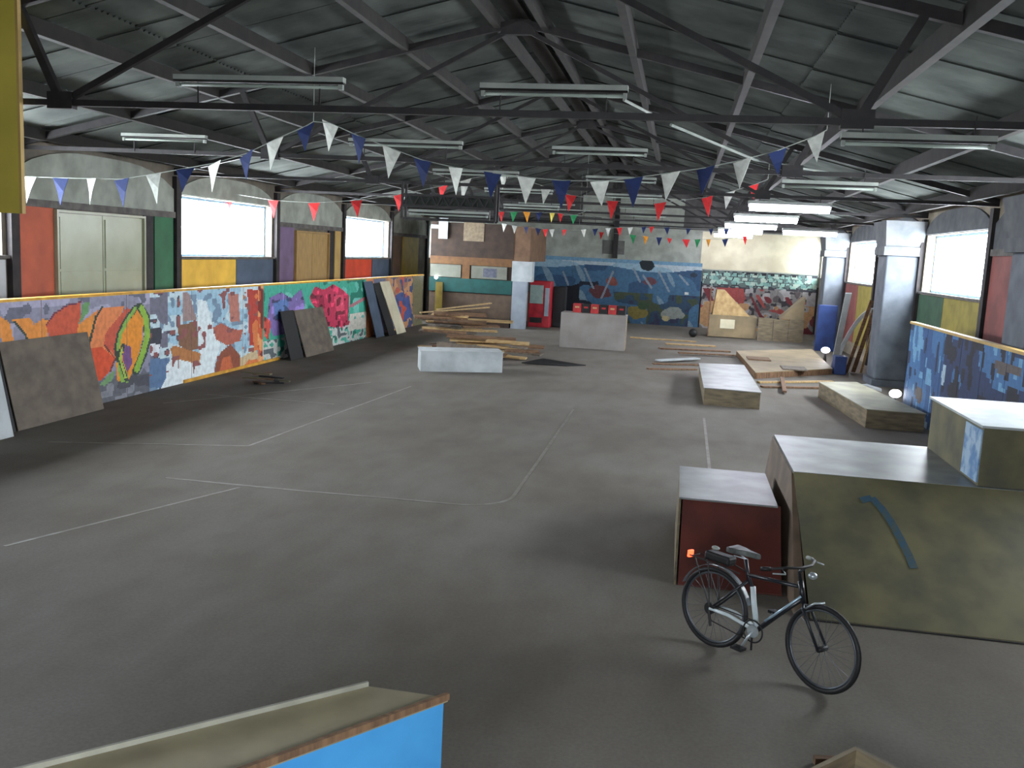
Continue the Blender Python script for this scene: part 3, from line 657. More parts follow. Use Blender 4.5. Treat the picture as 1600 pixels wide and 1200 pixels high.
bunting('furthest string of small green, orange and red pennants, close to the end wall', 41.5,
        [(905, 358), (950, 364), (990, 367), (1030, 371), (1070, 374), (1130, 374), (1175, 368)],
        [(912, 'red', 8, 12), (940, 'red', 8, 12), (989, 'green', 10, 15), (1009, 'orange', 9, 14), (1030, 'navy', 9, 14), (1046, 'red', 8, 9), (1072, 'red', 12, 14), (1090, 'green', 10, 14), (1107, 'orange', 8, 13), (1133, 'navy', 10, 13), (1164, 'red', 8, 14)])

# ------------------------------------------------------------------ hanging things
p0 = at_y(632, 304, 21.0); p1 = at_y(775, 346, 21.0)
g = thing('lighting_gantry', 'black lattice lighting gantry hanging under the third truss, left of centre', 'gantry', ((p0[0]+p1[0])/2, 21.0, p1[2]))
x0, x1, z0, z1 = p0[0], p1[0], p1[2]-.02, p0[2]
for yy in (20.85, 21.15):
    for zz in (z0, (z0+z1)/2+.02, z1): MB().bar((x0, yy, zz), (x1, yy, zz), .045, .05).build('rail', STEEL, g)
for xx in (x0, x1):
    for yy in (20.85, 21.15): MB().bar((xx, yy, z0), (xx, yy, CH), .05, .05).build('drop_rod', STEEL, g)
n = 8
for yy in (20.85, 21.15):
    zz = MB()
    for i in range(n):
        a = x0+(x1-x0)*i/n; b_ = x0+(x1-x0)*(i+1)/n; zm = (z0+z1)/2+.03
        zz.bar((a, yy, zm), ((a+b_)/2, yy, z1), .03, .03); zz.bar(((a+b_)/2, yy, z1), (b_, yy, zm), .03, .03)
    zz.build('lattice', STEEL, g)
MB().box(x0+.02, x1-.02, 21.14, 21.17, (z0+z1)/2, z1).build('backing_board', mat('blackish_green', (30, 44, 36)), g)
o = copy_tree(offl); o.location = ((x0+x1)/2, 20.87, z0+.10); o.scale = (1.15, 1, 1)
tag(o, 'unlit fluorescent strip fixed inside the black lattice gantry', 'light', 'unlit fluorescent strips under the roof')
for c_ in o.children:
    pass
o = copy_tree(offl); q = at_y(830, 322, 26.76); o.location = (q[0], 26.76, 4.42); o.scale = (1.0, 1, 1)
tag(o, 'unlit fluorescent strip just right of the black gantry, further back', 'light', 'unlit fluorescent strips under the roof')
# olive-yellow panel hanging at the left
q0 = at_y(-24, 4, 9.9); q1 = at_y(38, 334, 9.9)
t = thing('hanging_panel', 'tall olive yellow panel hanging from the nearest truss, at the left edge', 'panel', ((q0[0]+q1[0])/2, 9.9, q1[2]))
MB().box(q1[0]-.52, q1[0], 9.86, 9.9, q1[2], roof_z(q1[0])).build('board', mat('olive_yellow_paint', (206, 186, 78), .6, (182, 166, 72), 1.4, .1), t)
MB().box(q1[0]-.02, q1[0]+.012, 9.85, 9.91, q1[2], roof_z(q1[0])).build('edge_strip', TAN, t)

# ------------------------------------------------------------------ kiosk at the back left
K = 38.2
def kx(px, py=430): return at_y(px, py, K)[0]
def kz(px, py): return at_y(px, py, K)[2]
ki = thing('kiosk', 'brown timber refreshment kiosk with a teal band, in the back left corner', 'kiosk', (-8.7, K, 0))
DB = mat('dark_brown_boards', (66, 50, 40), .75, (48, 38, 32), 3, .1); TEAL = mat('dark_teal_paint', (22, 80, 76), .6, (18, 64, 62), 3)
CT = mat('counter_tan_boards', (96, 80, 66), .7, (78, 64, 54), 3); WG = mat('whitish_hatch', (122, 124, 112), .6, (104, 106, 96), 2)
OW = mat('orange_stained_wood', (112, 78, 42), .6, (92, 62, 36), 4, .1)
kl, kr = -10.4, -6.85
MB().box(kl, kr, K, K+4.5, 0, 1.35).build('counter_front', CT, ki)
MB().box(kl, kr, K-.08, K+4.5, 1.38, 1.95).build('teal_band', TEAL, ki)
MB().box(kl, kr, K+.06, K+4.5, 1.95, 2.52).build('back_board', DB, ki)
MB().box(kl, kr, K-.04, K+4.5, 2.52, 2.84).build('fascia', OW, ki)
MB().box(kl, kr, K-.02, K+4.5, 2.84, 4.25).build('upper_boarding', DB, ki)
MB().box(kr, kr+.68, K, K+4.5, 2.78, 4.22).build('side_boarding', mat('lit_brown_boards', (120, 92, 70), .7, (98, 74, 56), 3), ki)  # lighter brown carries the light on this part of the kiosk
for a, b_ in ((672, 720), (736, 792)):
    MB().box(kx(a), kx(b_), K-.02, K+.05, 1.98, 2.50).build('hatch', WG, ki)
MB().box(kx(755), kx(776), K-.035, K-.02, 2.05, 2.42).build('notice', mat('dim_picture', (92, 96, 108), .6, (70, 74, 90), 9), ki)
MB().box(kx(722), kx(734), K-.06, K+.05, 1.95, 2.52).build('divider', OW, ki)
MB().box(kx(681, 470), kx(692, 470), K-.14, K-.08, 0, 1.75).build('yellow_post', mat('dull_ochre', (130, 112, 44), .6, (110, 94, 38), 3), ki)
MB().box(kl, kr, K-.28, K, 0, .36).build('step', DB, ki)
MB().box(kx(800, 425), kx(832, 425), K-.05, K+.5, 1.95, 2.78).build('white_box_panel', WHITEB, ki)
MB().box(kx(801, 470), kx(823, 470), K-.25, K+.1, 0, 1.95).build('grey_pillar', mat('pale_grey_laminate', (150, 158, 168), .5, (132, 140, 150), 2), ki)
zc = kz(692, 356)
cr = MB().box(kx(687, 356), kx(701, 356), K-.16, K-.10, kz(692, 373), kz(692, 341)).box(kx(675, 353), kx(687, 353), K-.155, K-.11, kz(680, 357), kz(680, 351))
tag(cr.build('wall_sign', WHITEB), 'small white T shaped sign hanging on the dark upper boards of the kiosk', 'sign')
tag(MB().box(kx(725, 360), kx(757, 360), K-.05, K-.022, kz(740, 377), kz(740, 347)).build('poster', mat('beige_poster', (136, 122, 100), .7, (112, 98, 80), 8)), 'beige poster on the dark upper boards of the kiosk', 'poster')
sp = thing('kiosk_glow', 'tiny glowing white ball on the teal band of the kiosk', 'glow', (kx(683, 433), K-.16, kz(683, 433)))  # small self-glowing ball on the kiosk front
MB().sphere((kx(683, 433), K-.17, kz(683, 433)), .075).build('glow_ball', GLOW, sp, True)
MB().tube([(kx(683, 433), K-.1, kz(683, 433)-.05), (kx(683, 433), K-.17, kz(683, 433)-.06)], .05, 8).build('holder', STEEL, sp)
# machine right of the kiosk
vx0, vx1 = at_y(826, 470, 39.4)[0], at_y(860, 470, 39.4)[0]
vm = thing('vending_machine', 'red vending machine with a pale front, right of the kiosk', 'machine', ((vx0+vx1)/2, 39.7, 0))
RV = mat('machine_red', (176, 34, 46), .45, (140, 28, 40), 4)
MB().box(vx0, vx1, 39.4, 40.2, 0, 1.98).build('body', RV, vm, bevel=.03)
MB().box(vx0+.05, vx1-.32, 39.36, 39.4, 1.02, 1.80).build('display_panel', mat('machine_pale', (150, 168, 162), .4, (130, 150, 144), 4), vm)
MB().box(vx1-.24, vx1-.06, 39.37, 39.4, .5, 1.7).build('coin_panel', mat('pale_grey_laminate', (150, 158, 168)), vm)
MB().box(vx0+.08, vx1-.34, 39.37, 39.4, .2, .42).build('delivery_flap', STEEL, vm)
tag(MB().box(at_y(864, 470, 40)[0], at_y(883, 470, 40)[0], 40, 40.6, 0, 1.75).build('cabinet', BLACK, bevel=.02), 'black cabinet right of the red vending machine', 'cabinet')

# white counter panel with red and black crates behind
p = at_floor(875, 541); q = at_floor(977, 549)
ct = thing('counter', 'white panelled counter standing alone on the floor before the sea mural', 'counter', (p[0]+1.1, 31.7, 0))
X0, X1 = -3.93, -1.70
MB().box(X0, X1, 31.7, 31.75, 0, 1.17).build('front_panel', mat('pinkish_white_board', (148, 142, 138), .6, (130, 124, 120), 1.5), ct)
MB().box(X0, X0+.04, 31.75, 32.6, 0, 1.15).build('side_panel', PLY, ct); MB().box(X1-.04, X1, 31.75, 32.6, 0, 1.15).build('side_panel', PLY, ct)
MB().box(X0, X1, 31.7, 32.65, 1.17, 1.20).build('counter_top', mat('pinkish_white_board', (178, 172, 168)), ct)
REDC = mat('red_crate', (176, 46, 48), .5, (148, 38, 40), 5); names = [('red', REDC), ('black', BLACK)]
n = 6; cw = (X1-.05-(X0+.35))/n
for i in range(n):
    col_, m = names[i % 2]; a = X0+.35+i*cw
    t = thing('crate', '%s crate, number %d from the left on the white counter' % (col_, i+1), 'crate', (a+cw/2, 32.2, 1.2), 'red and black crates on the white counter')
    lab = ['first', 'second', 'third', 'fourth', 'fifth', 'rightmost'][i]
    t['label'] = '%s crate, %s from the left in the row on the white counter' % (col_, lab) if i < 5 else 'black crate at the right end of the row on the white counter'
    b = MB(); b.box(a+.01, a+cw-.01, 32.05, 32.09, 1.2, 1.5); b.box(a+.01, a+cw-.01, 32.40, 32.44, 1.2, 1.5); b.box(a+.01, a+.04, 32.09, 32.40, 1.2, 1.5); b.box(a+cw-.04, a+cw-.01, 32.09, 32.40, 1.2, 1.5); b.box(a+.04, a+cw-.04, 32.09, 32.40, 1.2, 1.23)
    b.build('crate_body', m, t); MB().box(a+.08, a+cw-.08, 32.035, 32.05, 1.36, 1.42).build('handle_slot', PINEW if col_ == 'red' else REDC, t)

# ------------------------------------------------------------------ ramps and boxes
def edge_frame(b, pts, r=.02): return b
# brown kicker ramp
t = thing('kicker_ramp', 'red brown kicker ramp with a pale top sheet, behind the bicycle', 'ramp', (.7, 10, 0))
H1 = .70; xa, xb = .18, 1.17
def prof(y0, yt, yb, h, n=8):
    return [(y0+(yt-y0)*i/n, h*(i/n)**1.12) for i in range(n+1)]
pf = prof(9.02, 9.72, 11.2, H1)
fa = MB()
for (ya, za), (yb_, zb) in zip(pf[:-1], pf[1:]):
    fa.hexa([(xa+.02, ya, za-.0), (xb+.03, ya, za), (xb+.03, yb_, zb), (xa+.02, yb_, zb)], [(xa+.02, ya, za+.015), (xb+.03, ya, za+.015), (xb+.03, yb_, zb+.015), (xa+.02, yb_, zb+.015)])
fa.build('riding_face', REDBROWN, t)
MB().hexa([(xa-.02, 9.70, H1), (xb, 9.70, H1), (xb, 11.22, H1), (xa-.02, 11.22, H1)], [(xa-.02, 9.70, H1+.018), (xb, 9.70, H1+.018), (xb, 11.22, H1+.018), (xa-.02, 11.22, H1+.018)]).build('top_sheet', TOPSHEET, t)
for xx in (xa-.02, xb-.02):
    MB().prism([(xx, 9.02, 0), (xx, 11.2, 0), (xx, 11.2, H1)]+[(xx, yy, max(z_-.002, 0)) for yy, z_ in reversed(pf[1:])], (.022, 0, 0)).build('side_panel', PLY, t)
MB().box(xa+.002, xb-.022, 11.17, 11.195, 0, H1).build('back_panel', PLY, t)
# big funbox
t = thing('funbox', 'big olive plywood funbox with a sloping near face, on the right of the bicycle', 'ramp', (3, 10, 0))
HB = 1.04; ye0, ye1, yd0, yd1 = 8.47, 9.98, 9.98, 12.1; XE = 5.1
gfun = MB().hexa([(1.40, ye0, 0), (XE, ye0, 0), (XE, ye1, HB-.03), (1.33, ye1, HB-.03)], [(1.40, ye0, .022), (XE, ye0, .022), (XE, ye1, HB-.005), (1.33, ye1, HB-.005)]); gfun.build('near_slope', OLIVE, t)
MB().box(1.36, XE, ye0-.02, ye0+.02, 0, .012).build('toe_shadow', STEEL, t)  # dark strip draws the shadow line along the foot of the slope
MB().hexa([(1.33, yd0, HB-.02), (XE, yd0, HB-.02), (XE, yd1, HB-.02), (1.33, yd1, HB-.02)], [(1.33, yd0, HB), (XE, yd0, HB), (XE, yd1, HB), (1.33, yd1, HB)]).build('deck_sheet', TOPSHEET, t)
MB().box(1.35, XE, yd0+.01, yd0+.05, HB-.12, HB-.02).build('deck_edge', STEEL, t)
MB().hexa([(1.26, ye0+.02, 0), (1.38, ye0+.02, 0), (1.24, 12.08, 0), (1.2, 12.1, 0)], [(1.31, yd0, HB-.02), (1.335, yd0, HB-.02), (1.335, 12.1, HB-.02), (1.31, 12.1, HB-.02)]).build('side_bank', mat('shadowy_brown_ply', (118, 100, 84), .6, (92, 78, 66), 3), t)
MB().box(1.34, XE, 12.06, 12.09, 0, HB-.02).build('back_panel', PLY, t)
# painted arrow-like blue mark on the slope
def on_slope(px, py):
    # intersection with slope plane
    n = np.cross(np.array([1, 0, 0]), np.array([0, ye1-ye0, HB-.027])); d = ray(px, py); p0_ = np.array([0, ye0, .024]); return C0 + d*((p0_-C0) @ n)/(d @ n)
bm_ = MB(); up = Vector((0, -.01, .004))
mk = [(1345, 782), (1362, 778), (1378, 795), (1392, 815), (1406, 840), (1420, 868), (1428, 888)]
for (a, b_) in zip(mk[:-1], mk[1:]): bm_.bar(Vector(on_slope(*a))+up*.5, Vector(on_slope(*b_))+up*.5, .075, .004, up=(0, -.55, .8))
bm_.build('spray_mark', mat('blue_spray', (54, 84, 104), .6, (70, 84, 84), 14, lo=.4, hi=.55), t)
# tall block on top of it
t = thing('ledge_block', 'tall plywood block with its lit top coloured white, standing on the funbox at the right edge', 'block', (3.6, 11, HB))
xk = 3.17
MB().hexa([(xk, 10.05, HB+.001), (4.3, 10.05, HB+.001), (4.3, 12.05, HB+.001), (xk, 12.05, HB+.001)], [(xk, 10.05, 1.65), (4.3, 10.05, 1.65), (4.3, 12.05, 1.65), (xk, 12.05, 1.65)]).build('body', OLIVE, t)
MB().hexa([(xk-.03, 10.02, 1.65), (4.32, 10.02, 1.65), (4.32, 12.1, 1.65), (xk-.03, 12.1, 1.65)], [(xk-.03, 10.02, 1.675), (4.32, 10.02, 1.675), (4.32, 12.1, 1.675), (xk-.03, 12.1, 1.675)]).build('top_sheet', WHITEB, t)  # top coloured white for the light falling on it
MB().box(xk-.014, xk-.001, 10.07, 10.62, HB+.03, 1.62).build('blue_white_patch', mat('bluish_white_flyer', (160, 184, 204), .5, (90, 130, 176), 6, lo=.42, hi=.58), t)
# low box on the right
def low_box(name, lab, bl, br, tr, tl, h, body, top, cat='box'):
    cx = (bl[0]+tr[0])/2; cy = (bl[1]+tr[1])/2
    t = thing(name, lab, cat, (cx, cy, 0))
    b4 = [(bl[0], bl[1], 0), (br[0], br[1], 0), (tr[0], tr[1], 0), (tl[0], tl[1], 0)]; t4 = [(x, y_, h) for x, y_, _ in b4]
    nm = ['front_panel', 'side_panel', 'back_panel', 'side_panel']
    for i in range(4):
        a = Vector(b4[i]); b_ = Vector(b4[(i+1) % 4]); d = (b_-a).normalized(); n = Vector((-d.y, d.x, 0))*.02
        e = d*.021 if i % 2 else Vector((0, 0, 0))
        MB().prism([a+e, b_-e, b_-e+Vector((0, 0, h)), a+e+Vector((0, 0, h))], n).build(nm[i], body, t)
    g_ = .02; MB().prism([(bl[0]-g_, bl[1]-g_, h), (br[0]+g_, br[1]-g_, h), (tr[0]+g_, tr[1]+g_, h), (tl[0]-g_, tl[1]+g_, h)], (0, 0, .018)).build('top_sheet', top, t)
    return t
low_box('grind_box', 'low long plywood box at the right, in front of the blue barrier', (3.92, 19.55), (5.02, 19.5), (4.5, 24.1), (3.55, 23.6), .37, PLY, mat('khaki_sheet', (150, 146, 122), .5, (122, 120, 102), 2))
low_box('grind_box', 'low grey topped box in the middle distance, standing alone on the open floor', (.72, 21.0), (1.93, 20.9), (1.9, 26.3), (.70, 26.0), .37, PLY, TOPSHEET)
low_box('grind_box', 'low white painted block in front of the heap of broken planks', (-6.42, 23.0), (-4.44, 23.9), (-4.75, 24.75), (-6.75, 23.9), .52, WHITEB, WHITEB)

# platform and sheets further right
t = thing('low_platform', 'low tan plywood platform on the floor behind the two grind boxes', 'platform', (3.3, 30, 0))
A = [at_floor(1150, 556), at_floor(1268, 553), at_floor(1300, 585), at_floor(1180, 592)]
poly = [(a[0], a[1], .0) for a in (A[3], A[2], A[1], A[0])]
MB().prism([(x, y_, .16) for x, y_, _ in poly], (0, 0, .02)).build('sheet', mat('tan_ply_sheet', (146, 128, 98), .6, (120, 106, 82), 1.6, .1), t)
for i in range(4):
    a = Vector(poly[i]); b_ = Vector(poly[(i+1) % 4]); d = (b_-a).normalized(); n = Vector((-d.y, d.x, 0))*.04
    MB().prism([a, b_, b_+Vector((0, 0, .16)), a+Vector((0, 0, .16))], n).build('side_rail', PINED, t)

# wooden wedges at the far end (a mini ramp)
def wx_(px, py, Y): return at_y(px, py, Y)
YW = 40.2
t = thing('quarter_ramp', 'pale wooden wedge ramp with a box base, left one below the cobbled graffiti', 'ramp', (1.5, YW, 0))
a0, a1 = 1.45, 2.55
MB().prism([(a0, YW, .95), (a1+.45, YW, .95), (a0+.45, YW, 2.0), (a0+.12, YW, 2.0)], (0, 1.0, 0)).build('wedge', PINEW, t)
MB().box(a0-.1, a1+.75, YW, YW+1.3, .03, .95).build('base_box', mat('tan_ply_sheet', (146, 128, 98)), t)
MB().box(a0+.35, a0+.95, YW-.03, YW, .40, .78).build('cream_notice', CREAM, t)
MB().box(a0-.14, a0-.10, YW, YW+.4, 0, 2.1).build('edge_post', PINED, t)
t = thing('quarter_ramp', 'wooden wedge ramp rising to the right wall, right one below the cobbled graffiti', 'ramp', (5, YW-.2, 0))
MB().prism([(4.2, YW-.2, .95), (5.15, YW-.2, 0.95), (5.15, YW-.2, 1.9)], (0, 1.0, 0)).build('wedge', mat('tan_ply_sheet', (146, 128, 98)), t)
for i in range(3):
    xx = 3.35+i*.62; MB().box(xx, xx+.60, YW-.2, YW-.16, 0, .95-.03*(i % 2)).build('front_board', PLY, t)
tag(MB().box(5.25, 5.95, 38.0-1.2, 37.1, 0, 1.75).build('locker', mat('deep_blue_locker', (40, 64, 118), .5, (32, 50, 94), 3), bevel=.02), 'dark blue locker standing by the furthest column', 'locker')

# ------------------------------------------------------------------ boards leaning on the left barrier
def leaning(name, lab, cat, y0, y1, h, out, m, th=.02, group=None, skew=0.0, xbase=None, lift=0.0):
    xb = (XB+.02) if xbase is None else xbase
    a = (xb+out, y0, lift); b_ = (xb+out, y1, lift); L = math.sqrt(max(h*h-out*out, .01))
    c = (xb+.03, y1+skew, L); d = (xb+.03, y0+skew, L)
    mb = MB().prism([a, b_, c, d], (th, 0, th*.3))
    o = mb.build(name, m); return tag(o, lab, cat, group)
leaning('plywood_sheet', 'big grey brown plywood sheet leaning on the graffiti barrier at the far left', 'board', 12.78, 15.0, 1.42, .34, PLYGREY)
leaning('plywood_sheet', 'black strip standing in for the shaded gap beside the big grey brown sheet', 'board', 12.46, 12.74, 1.42, .33, BLACK)  # black strip fills in the shaded gap between the boards
leaning('white_board', 'tall white board leaning on the barrier at the far left edge of the picture', 'board', 11.2, 12.42, 1.9, .5, WHITEB, xbase=XB+.06, skew=.12)
leaning('plywood_sheet', 'brown plywood sheet leaning halfway along the graffiti barrier', 'board', 24.1, 26.2, 1.34, .42, PLYGREY)
leaning('plywood_sheet', 'black narrow sheet at the near edge of the halfway leaning sheets', 'board', 23.2, 24.05, 1.34, .36, BLACK)
leaning('white_board', 'cream narrow board leaning at the far end of the graffiti barrier', 'board', 32.25, 33.35, 1.95, .5, CREAM, skew=-.75)
leaning('plywood_sheet', 'black narrow board beside the cream leaning board', 'board', 31.45, 32.2, 1.9, .45, BLACK, skew=-.7)
leaning('plywood_sheet', 'blue grey narrow board behind the black one at the far end of the barrier', 'board', 30.5, 31.4, 1.95, .3, NAV, skew=-.7)

# planks leaning on the right wall, behind the middle column
def lean_plank(px0, py0, px1, py1, Yb, w, m, lab, grp='planks leaning by the right wall'):
    a = at_floor(px0, py0, .03); b_ = at_y(px1, py1, 28.1)
    return tag(MB().bar(a, b_, w, .04, up=(0, -1, 0)).build('plank', m), lab, 'plank', grp)
lean_plank(1302, 575, 1326, 458, 28.6, .17, WHITEB, 'wide white plank, leftmost of those leaning by the right wall')
lean_plank(1322, 581, 1362, 470, 28.3, .10, PINED, 'dark narrow plank leaning second from the left by the right wall')
lean_plank(1333, 581, 1366, 485, 28.1, .12, PINED, 'brown plank in the middle of those leaning by the right wall')
lean_plank(1345, 582, 1370, 490, 27.9, .07, PINEW, 'thin pale batten leaning among the brown planks by the right wall')
lean_plank(1356, 582, 1373, 500, 27.7, .10, PINED, 'brown plank next to the tall white strip by the right wall')
lean_plank(1364, 580, 1371, 484, 27.5, .14, WHITEB, 'upright white strip beside the middle column, rightmost of the leaning planks')
# curved white strip
pts = []
for i in range(11):
    t_ = i/10; px = 1308+(1366-1308)*t_; py = 560-(560-484)*(1-(1-t_)**1.8)
    pts.append(at_y(px, py, 30.6-2.4*t_))
pts[0] = np.array([pts[0][0], pts[0][1], .04])
cb = MB()
for a, b_ in zip(pts[:-1], pts[1:]): cb.bar(a, b_, .12, .03, up=(0, -1, 0))
tag(cb.build('curved_strip', WHITEB), 'bent white strip curving up towards the middle column', 'strip')
tag(MB().box(4.75, 5.1, 29.0, 29.5, 0, .55).build('crate', mat('deep_blue_locker', (40, 64, 118)), bevel=.02), 'small dark blue crate at the foot of the leaning planks', 'crate')
# two bright glowing balls on short stands, low down
for (px, py, Yp, lab) in ((1290, 547, 31.5, 'round glowing white ball on the floor at the foot of the leaning planks'), (1399, 615, 22.6, 'round glowing white ball on the floor beside the low right hand box')):
    c = at_y(px, py, Yp)
    if c[2] < .12: c = at_floor(px, py, .13)
    t = thing('floor_glow', lab, 'glow', (c[0], c[1], 0))
    MB().sphere(c, .115, (1.2, 1, .85)).build('glow_ball', GLOW, t, True)
    MB().tube([(c[0], c[1], 0), (c[0], c[1], c[2]-.08)], [.07, .03], 8).build('stand', STEEL, t)
a = at_floor(1345, 602, .02); b_ = at_floor(1372, 607, .02)
tag(MB().prism([(a[0], a[1], .0), (b_[0], a[1]-.9, .0), (b_[0]+.05, a[1]-.6, 0), (a[0]+.2, a[1]+.2, 0)], (0, 0, .05)).build('sunlit_patch', WHITEB), 'white slab painting a sunlit patch on the floor behind the low right hand box', 'board')  # white slab stands for a sunlit patch on the floor

# ------------------------------------------------------------------ heap of broken planks
def fplank(cx, cy, z, L, w, yaw, pitch, m, lab, grp, th=.03, nm='plank', tilt=False):
    d = Vector((math.cos(yaw)*math.cos(pitch), math.sin(yaw)*math.cos(pitch), math.sin(pitch)))*L/2
    c = Vector((cx, cy, z)); n = 4; mb = MB()
    return tag(mb.bar(c-d, c+d, w, th, up=(0, -.24, 1) if tilt else (0, 0, 1)).build(nm, m), lab, 'plank', grp)
G1 = 'broken planks heaped behind the white block'; LB = 'broken plank in the heap behind the white block'
pmats = [PINEW, PINED, PINEW, PLYGREY, PINED]
k = 0
for i in range(22):
    m = pmats[i % 5]
    fplank(-6.6+random.uniform(-.9, 1.0), 28.6+random.uniform(-.9, 1.0), .03+.054*i, random.uniform(1.5, 2.7)*(1-.018*i), random.uniform(.12, .3), random.uniform(-.2, .75), 0, m, LB, G1, .045, 'plank', i > 0)
for i in range(12):
    fplank(-4.75+random.uniform(-.6, .6), 27.0+random.uniform(-.6, .9), .025+.042*i, random.uniform(.8, 1.7)*(1-.03*i), random.uniform(.12, .26), random.uniform(-1.0, .5), 0, pmats[(i*2) % 5], LB, G1, .04, 'plank', i > 0)
fplank(-7.0, 28.9, 1.24, 2.3, .14, .5, .10, PINEW, 'long pale plank sticking up on top of the left part of the heap', None); fplank(-6.6, 28.5, 1.40, 1.9, .13, .7, .12, PINEW, 'pale plank slanting across the top of the heap, in front', None)
tag(MB().prism([(-6.5, 24.95, .02), (-4.7, 25.3, .02), (-4.9, 25.75, .42), (-6.7, 25.6, .50)], (0, .02, .03)).build('broken_sheet', PLYGREY), 'broken grey brown sheet propped right behind the white block', 'sheet')
a = at_floor(815, 569); b_ = at_floor(886, 572)
tag(MB().prism([(a[0], a[1], .03), (b_[0], b_[1]-.1, .0), (b_[0]+.5, b_[1]+.4, .0), (a[0]+.5, a[1]+.8, .10)], (0, 0, .02)).build('thin_sheet', BLACK), 'thin dark sheet lying flat on the floor to the right of the plank heap', 'sheet')
# small dark heap on the left
sx, sy = -8.85, 19.2
for i in range(9):
    fplank(sx+random.uniform(-.28, .3), sy+random.uniform(-.2, .2), .014+.026*i, random.uniform(.35, .8), random.uniform(.05, .12), random.uniform(-1.2, 1.2), 0, [BLACK, PINED, OLIVE][i % 3], 'small dark offcut in the little heap on the open floor at left', 'offcuts in the small heap on the left', .025, 'offcut')
# planks lying on the floor centre right
G2 = 'loose planks on the floor behind the grey topped box'; L2 = 'loose plank lying on the floor behind the grey topped box'
for (p_, q_, w, m, h, lab) in [((985, 527), (1088, 534), .22, PINEW, .025, 'long pale plank lying furthest back on the floor, right of the white counter'), ((1040, 537), (1118, 541), .3, PINEW, .025, 'pale plank lying second furthest back on the floor, right of the white counter'),
    ((1030, 544), (1140, 549), .35, PINED, .025, 'widest dark brown plank lying on the floor right of the white counter'), ((1028, 563), (1090, 560), .25, WHITEB, .07, 'white plank lying behind the grey topped box'), ((1012, 576), (1088, 577), .16, PINED, .025, 'dark plank lying nearest the viewer, left behind the grey topped box'),
    ((1060, 551), (1148, 555), .22, PINED, .07, 'dark plank lying between the widest brown plank and the white plank'), ((1020, 568), (1092, 570), .15, PINED, .025, 'thin dark plank lying just in front of the white plank')]:
    a = at_floor(*p_, h); b_ = at_floor(*q_, h)
    tag(MB().bar(a, b_, w, .04).build('plank', m), lab, 'plank', G2)
for (p_, q_, w, m, lab) in [((1185, 597), (1300, 596), .14, PINEW, 'pale plank edge lying along the near side of the tan platform'), ((1190, 604), (1285, 606), .16, PINED, 'dark plank lying between the grey topped box and the low right box'), ((1222, 590), (1226, 612), .1, PINED, 'short brown batten crossing the two planks by the platform')]:
    h = .03 if 'short' not in lab else .07
    a = at_floor(*p_, h); b_ = at_floor(*q_, h); tag(MB().bar(a, b_, w, .045).build('plank', m), lab, 'plank')
# stacked sheets on the platform
for i, (px, py) in enumerate(((1185, 560), (1240, 575))):
    a = at_floor(px, py, .2); tag(MB().box(a[0]-.35, a[0]+.35, a[1]-.5, a[1]+.4, .181, .215).build('offcut', PINED if i == 0 else PLYGREY), ['brown offcut on the far part of the tan platform', 'grey offcut on the near right part of the tan platform'][i], 'board')
q = at_y(1083, 520, 39.5); t = thing('ball', 'small black ball on the floor below the sea mural', 'ball', (q[0], 39.5, 0)); MB().sphere((q[0], 39.5, .18), .18).build('ball_skin', BLACK, t, True)

# ------------------------------------------------------------------ foreground ledge, bottom left
z = 1.2
P1 = at_floor(575, 1072, z); P2 = at_floor(700, 1090, z); D1 = at_floor(60, 1200, z)-P1; D2 = at_floor(400, 1200, z)-P2
D1 = D1/np.linalg.norm(D1); D2 = D2/np.linalg.norm(D2)
Q1 = P1+D1*2.2; Q2 = P2+D2*2.0
t = thing('ramp_deck', 'tan ramp deck with a bright blue side, cut off by the bottom left corner', 'ramp', (P2[0], P2[1], 0))
MB().prism([P1, P2, Q2, Q1], (0, 0, -.02)).build('deck_sheet', mat('tan_deck_sheet', (148, 138, 112), .5, (124, 116, 94), 3, .15), t)
u = Vector(D1); MB().bar(Vector(P1)+Vector((0, 0, .012))-u*.0, Vector(Q1)+Vector((0, 0, .010)), .014, .022).build('edge_lip', mat('pale_metal_lip', (150, 148, 134), .5, (130, 128, 116), 5), t)
MB().bar(Vector(P2)+Vector((0, 0, .008)), Vector(Q2)+Vector((0, 0, .008)), .022, .03).build('edge_lip', PINED, t)
BL = mat('bright_blue_paint', (74, 156, 214), .55, (60, 136, 196), 2, .1)
n2 = Vector((D2[1], -D2[0], 0)).normalized(); n2 = n2 if n2.x > 0 else -n2
s2 = Vector(P2)+Vector((0, 0, -.03)) - n2*.03; e2 = Vector(Q2)+Vector((0, 0, -.03)) - n2*.03
MB().prism([s2, e2, Vector((e2.x, e2.y, 0)), Vector((s2.x, s2.y, 0))], -n2*.03).build('side_panel', BL, t)
s1 = Vector(P1)+Vector((0, 0, -.03)); e_ = s2-n2*.035
MB().prism([s1, e_, Vector((e_.x, e_.y, 0)), Vector((s1.x, s1.y, 0))], (Vector(D1)*.03)).build('end_panel', PLY, t)
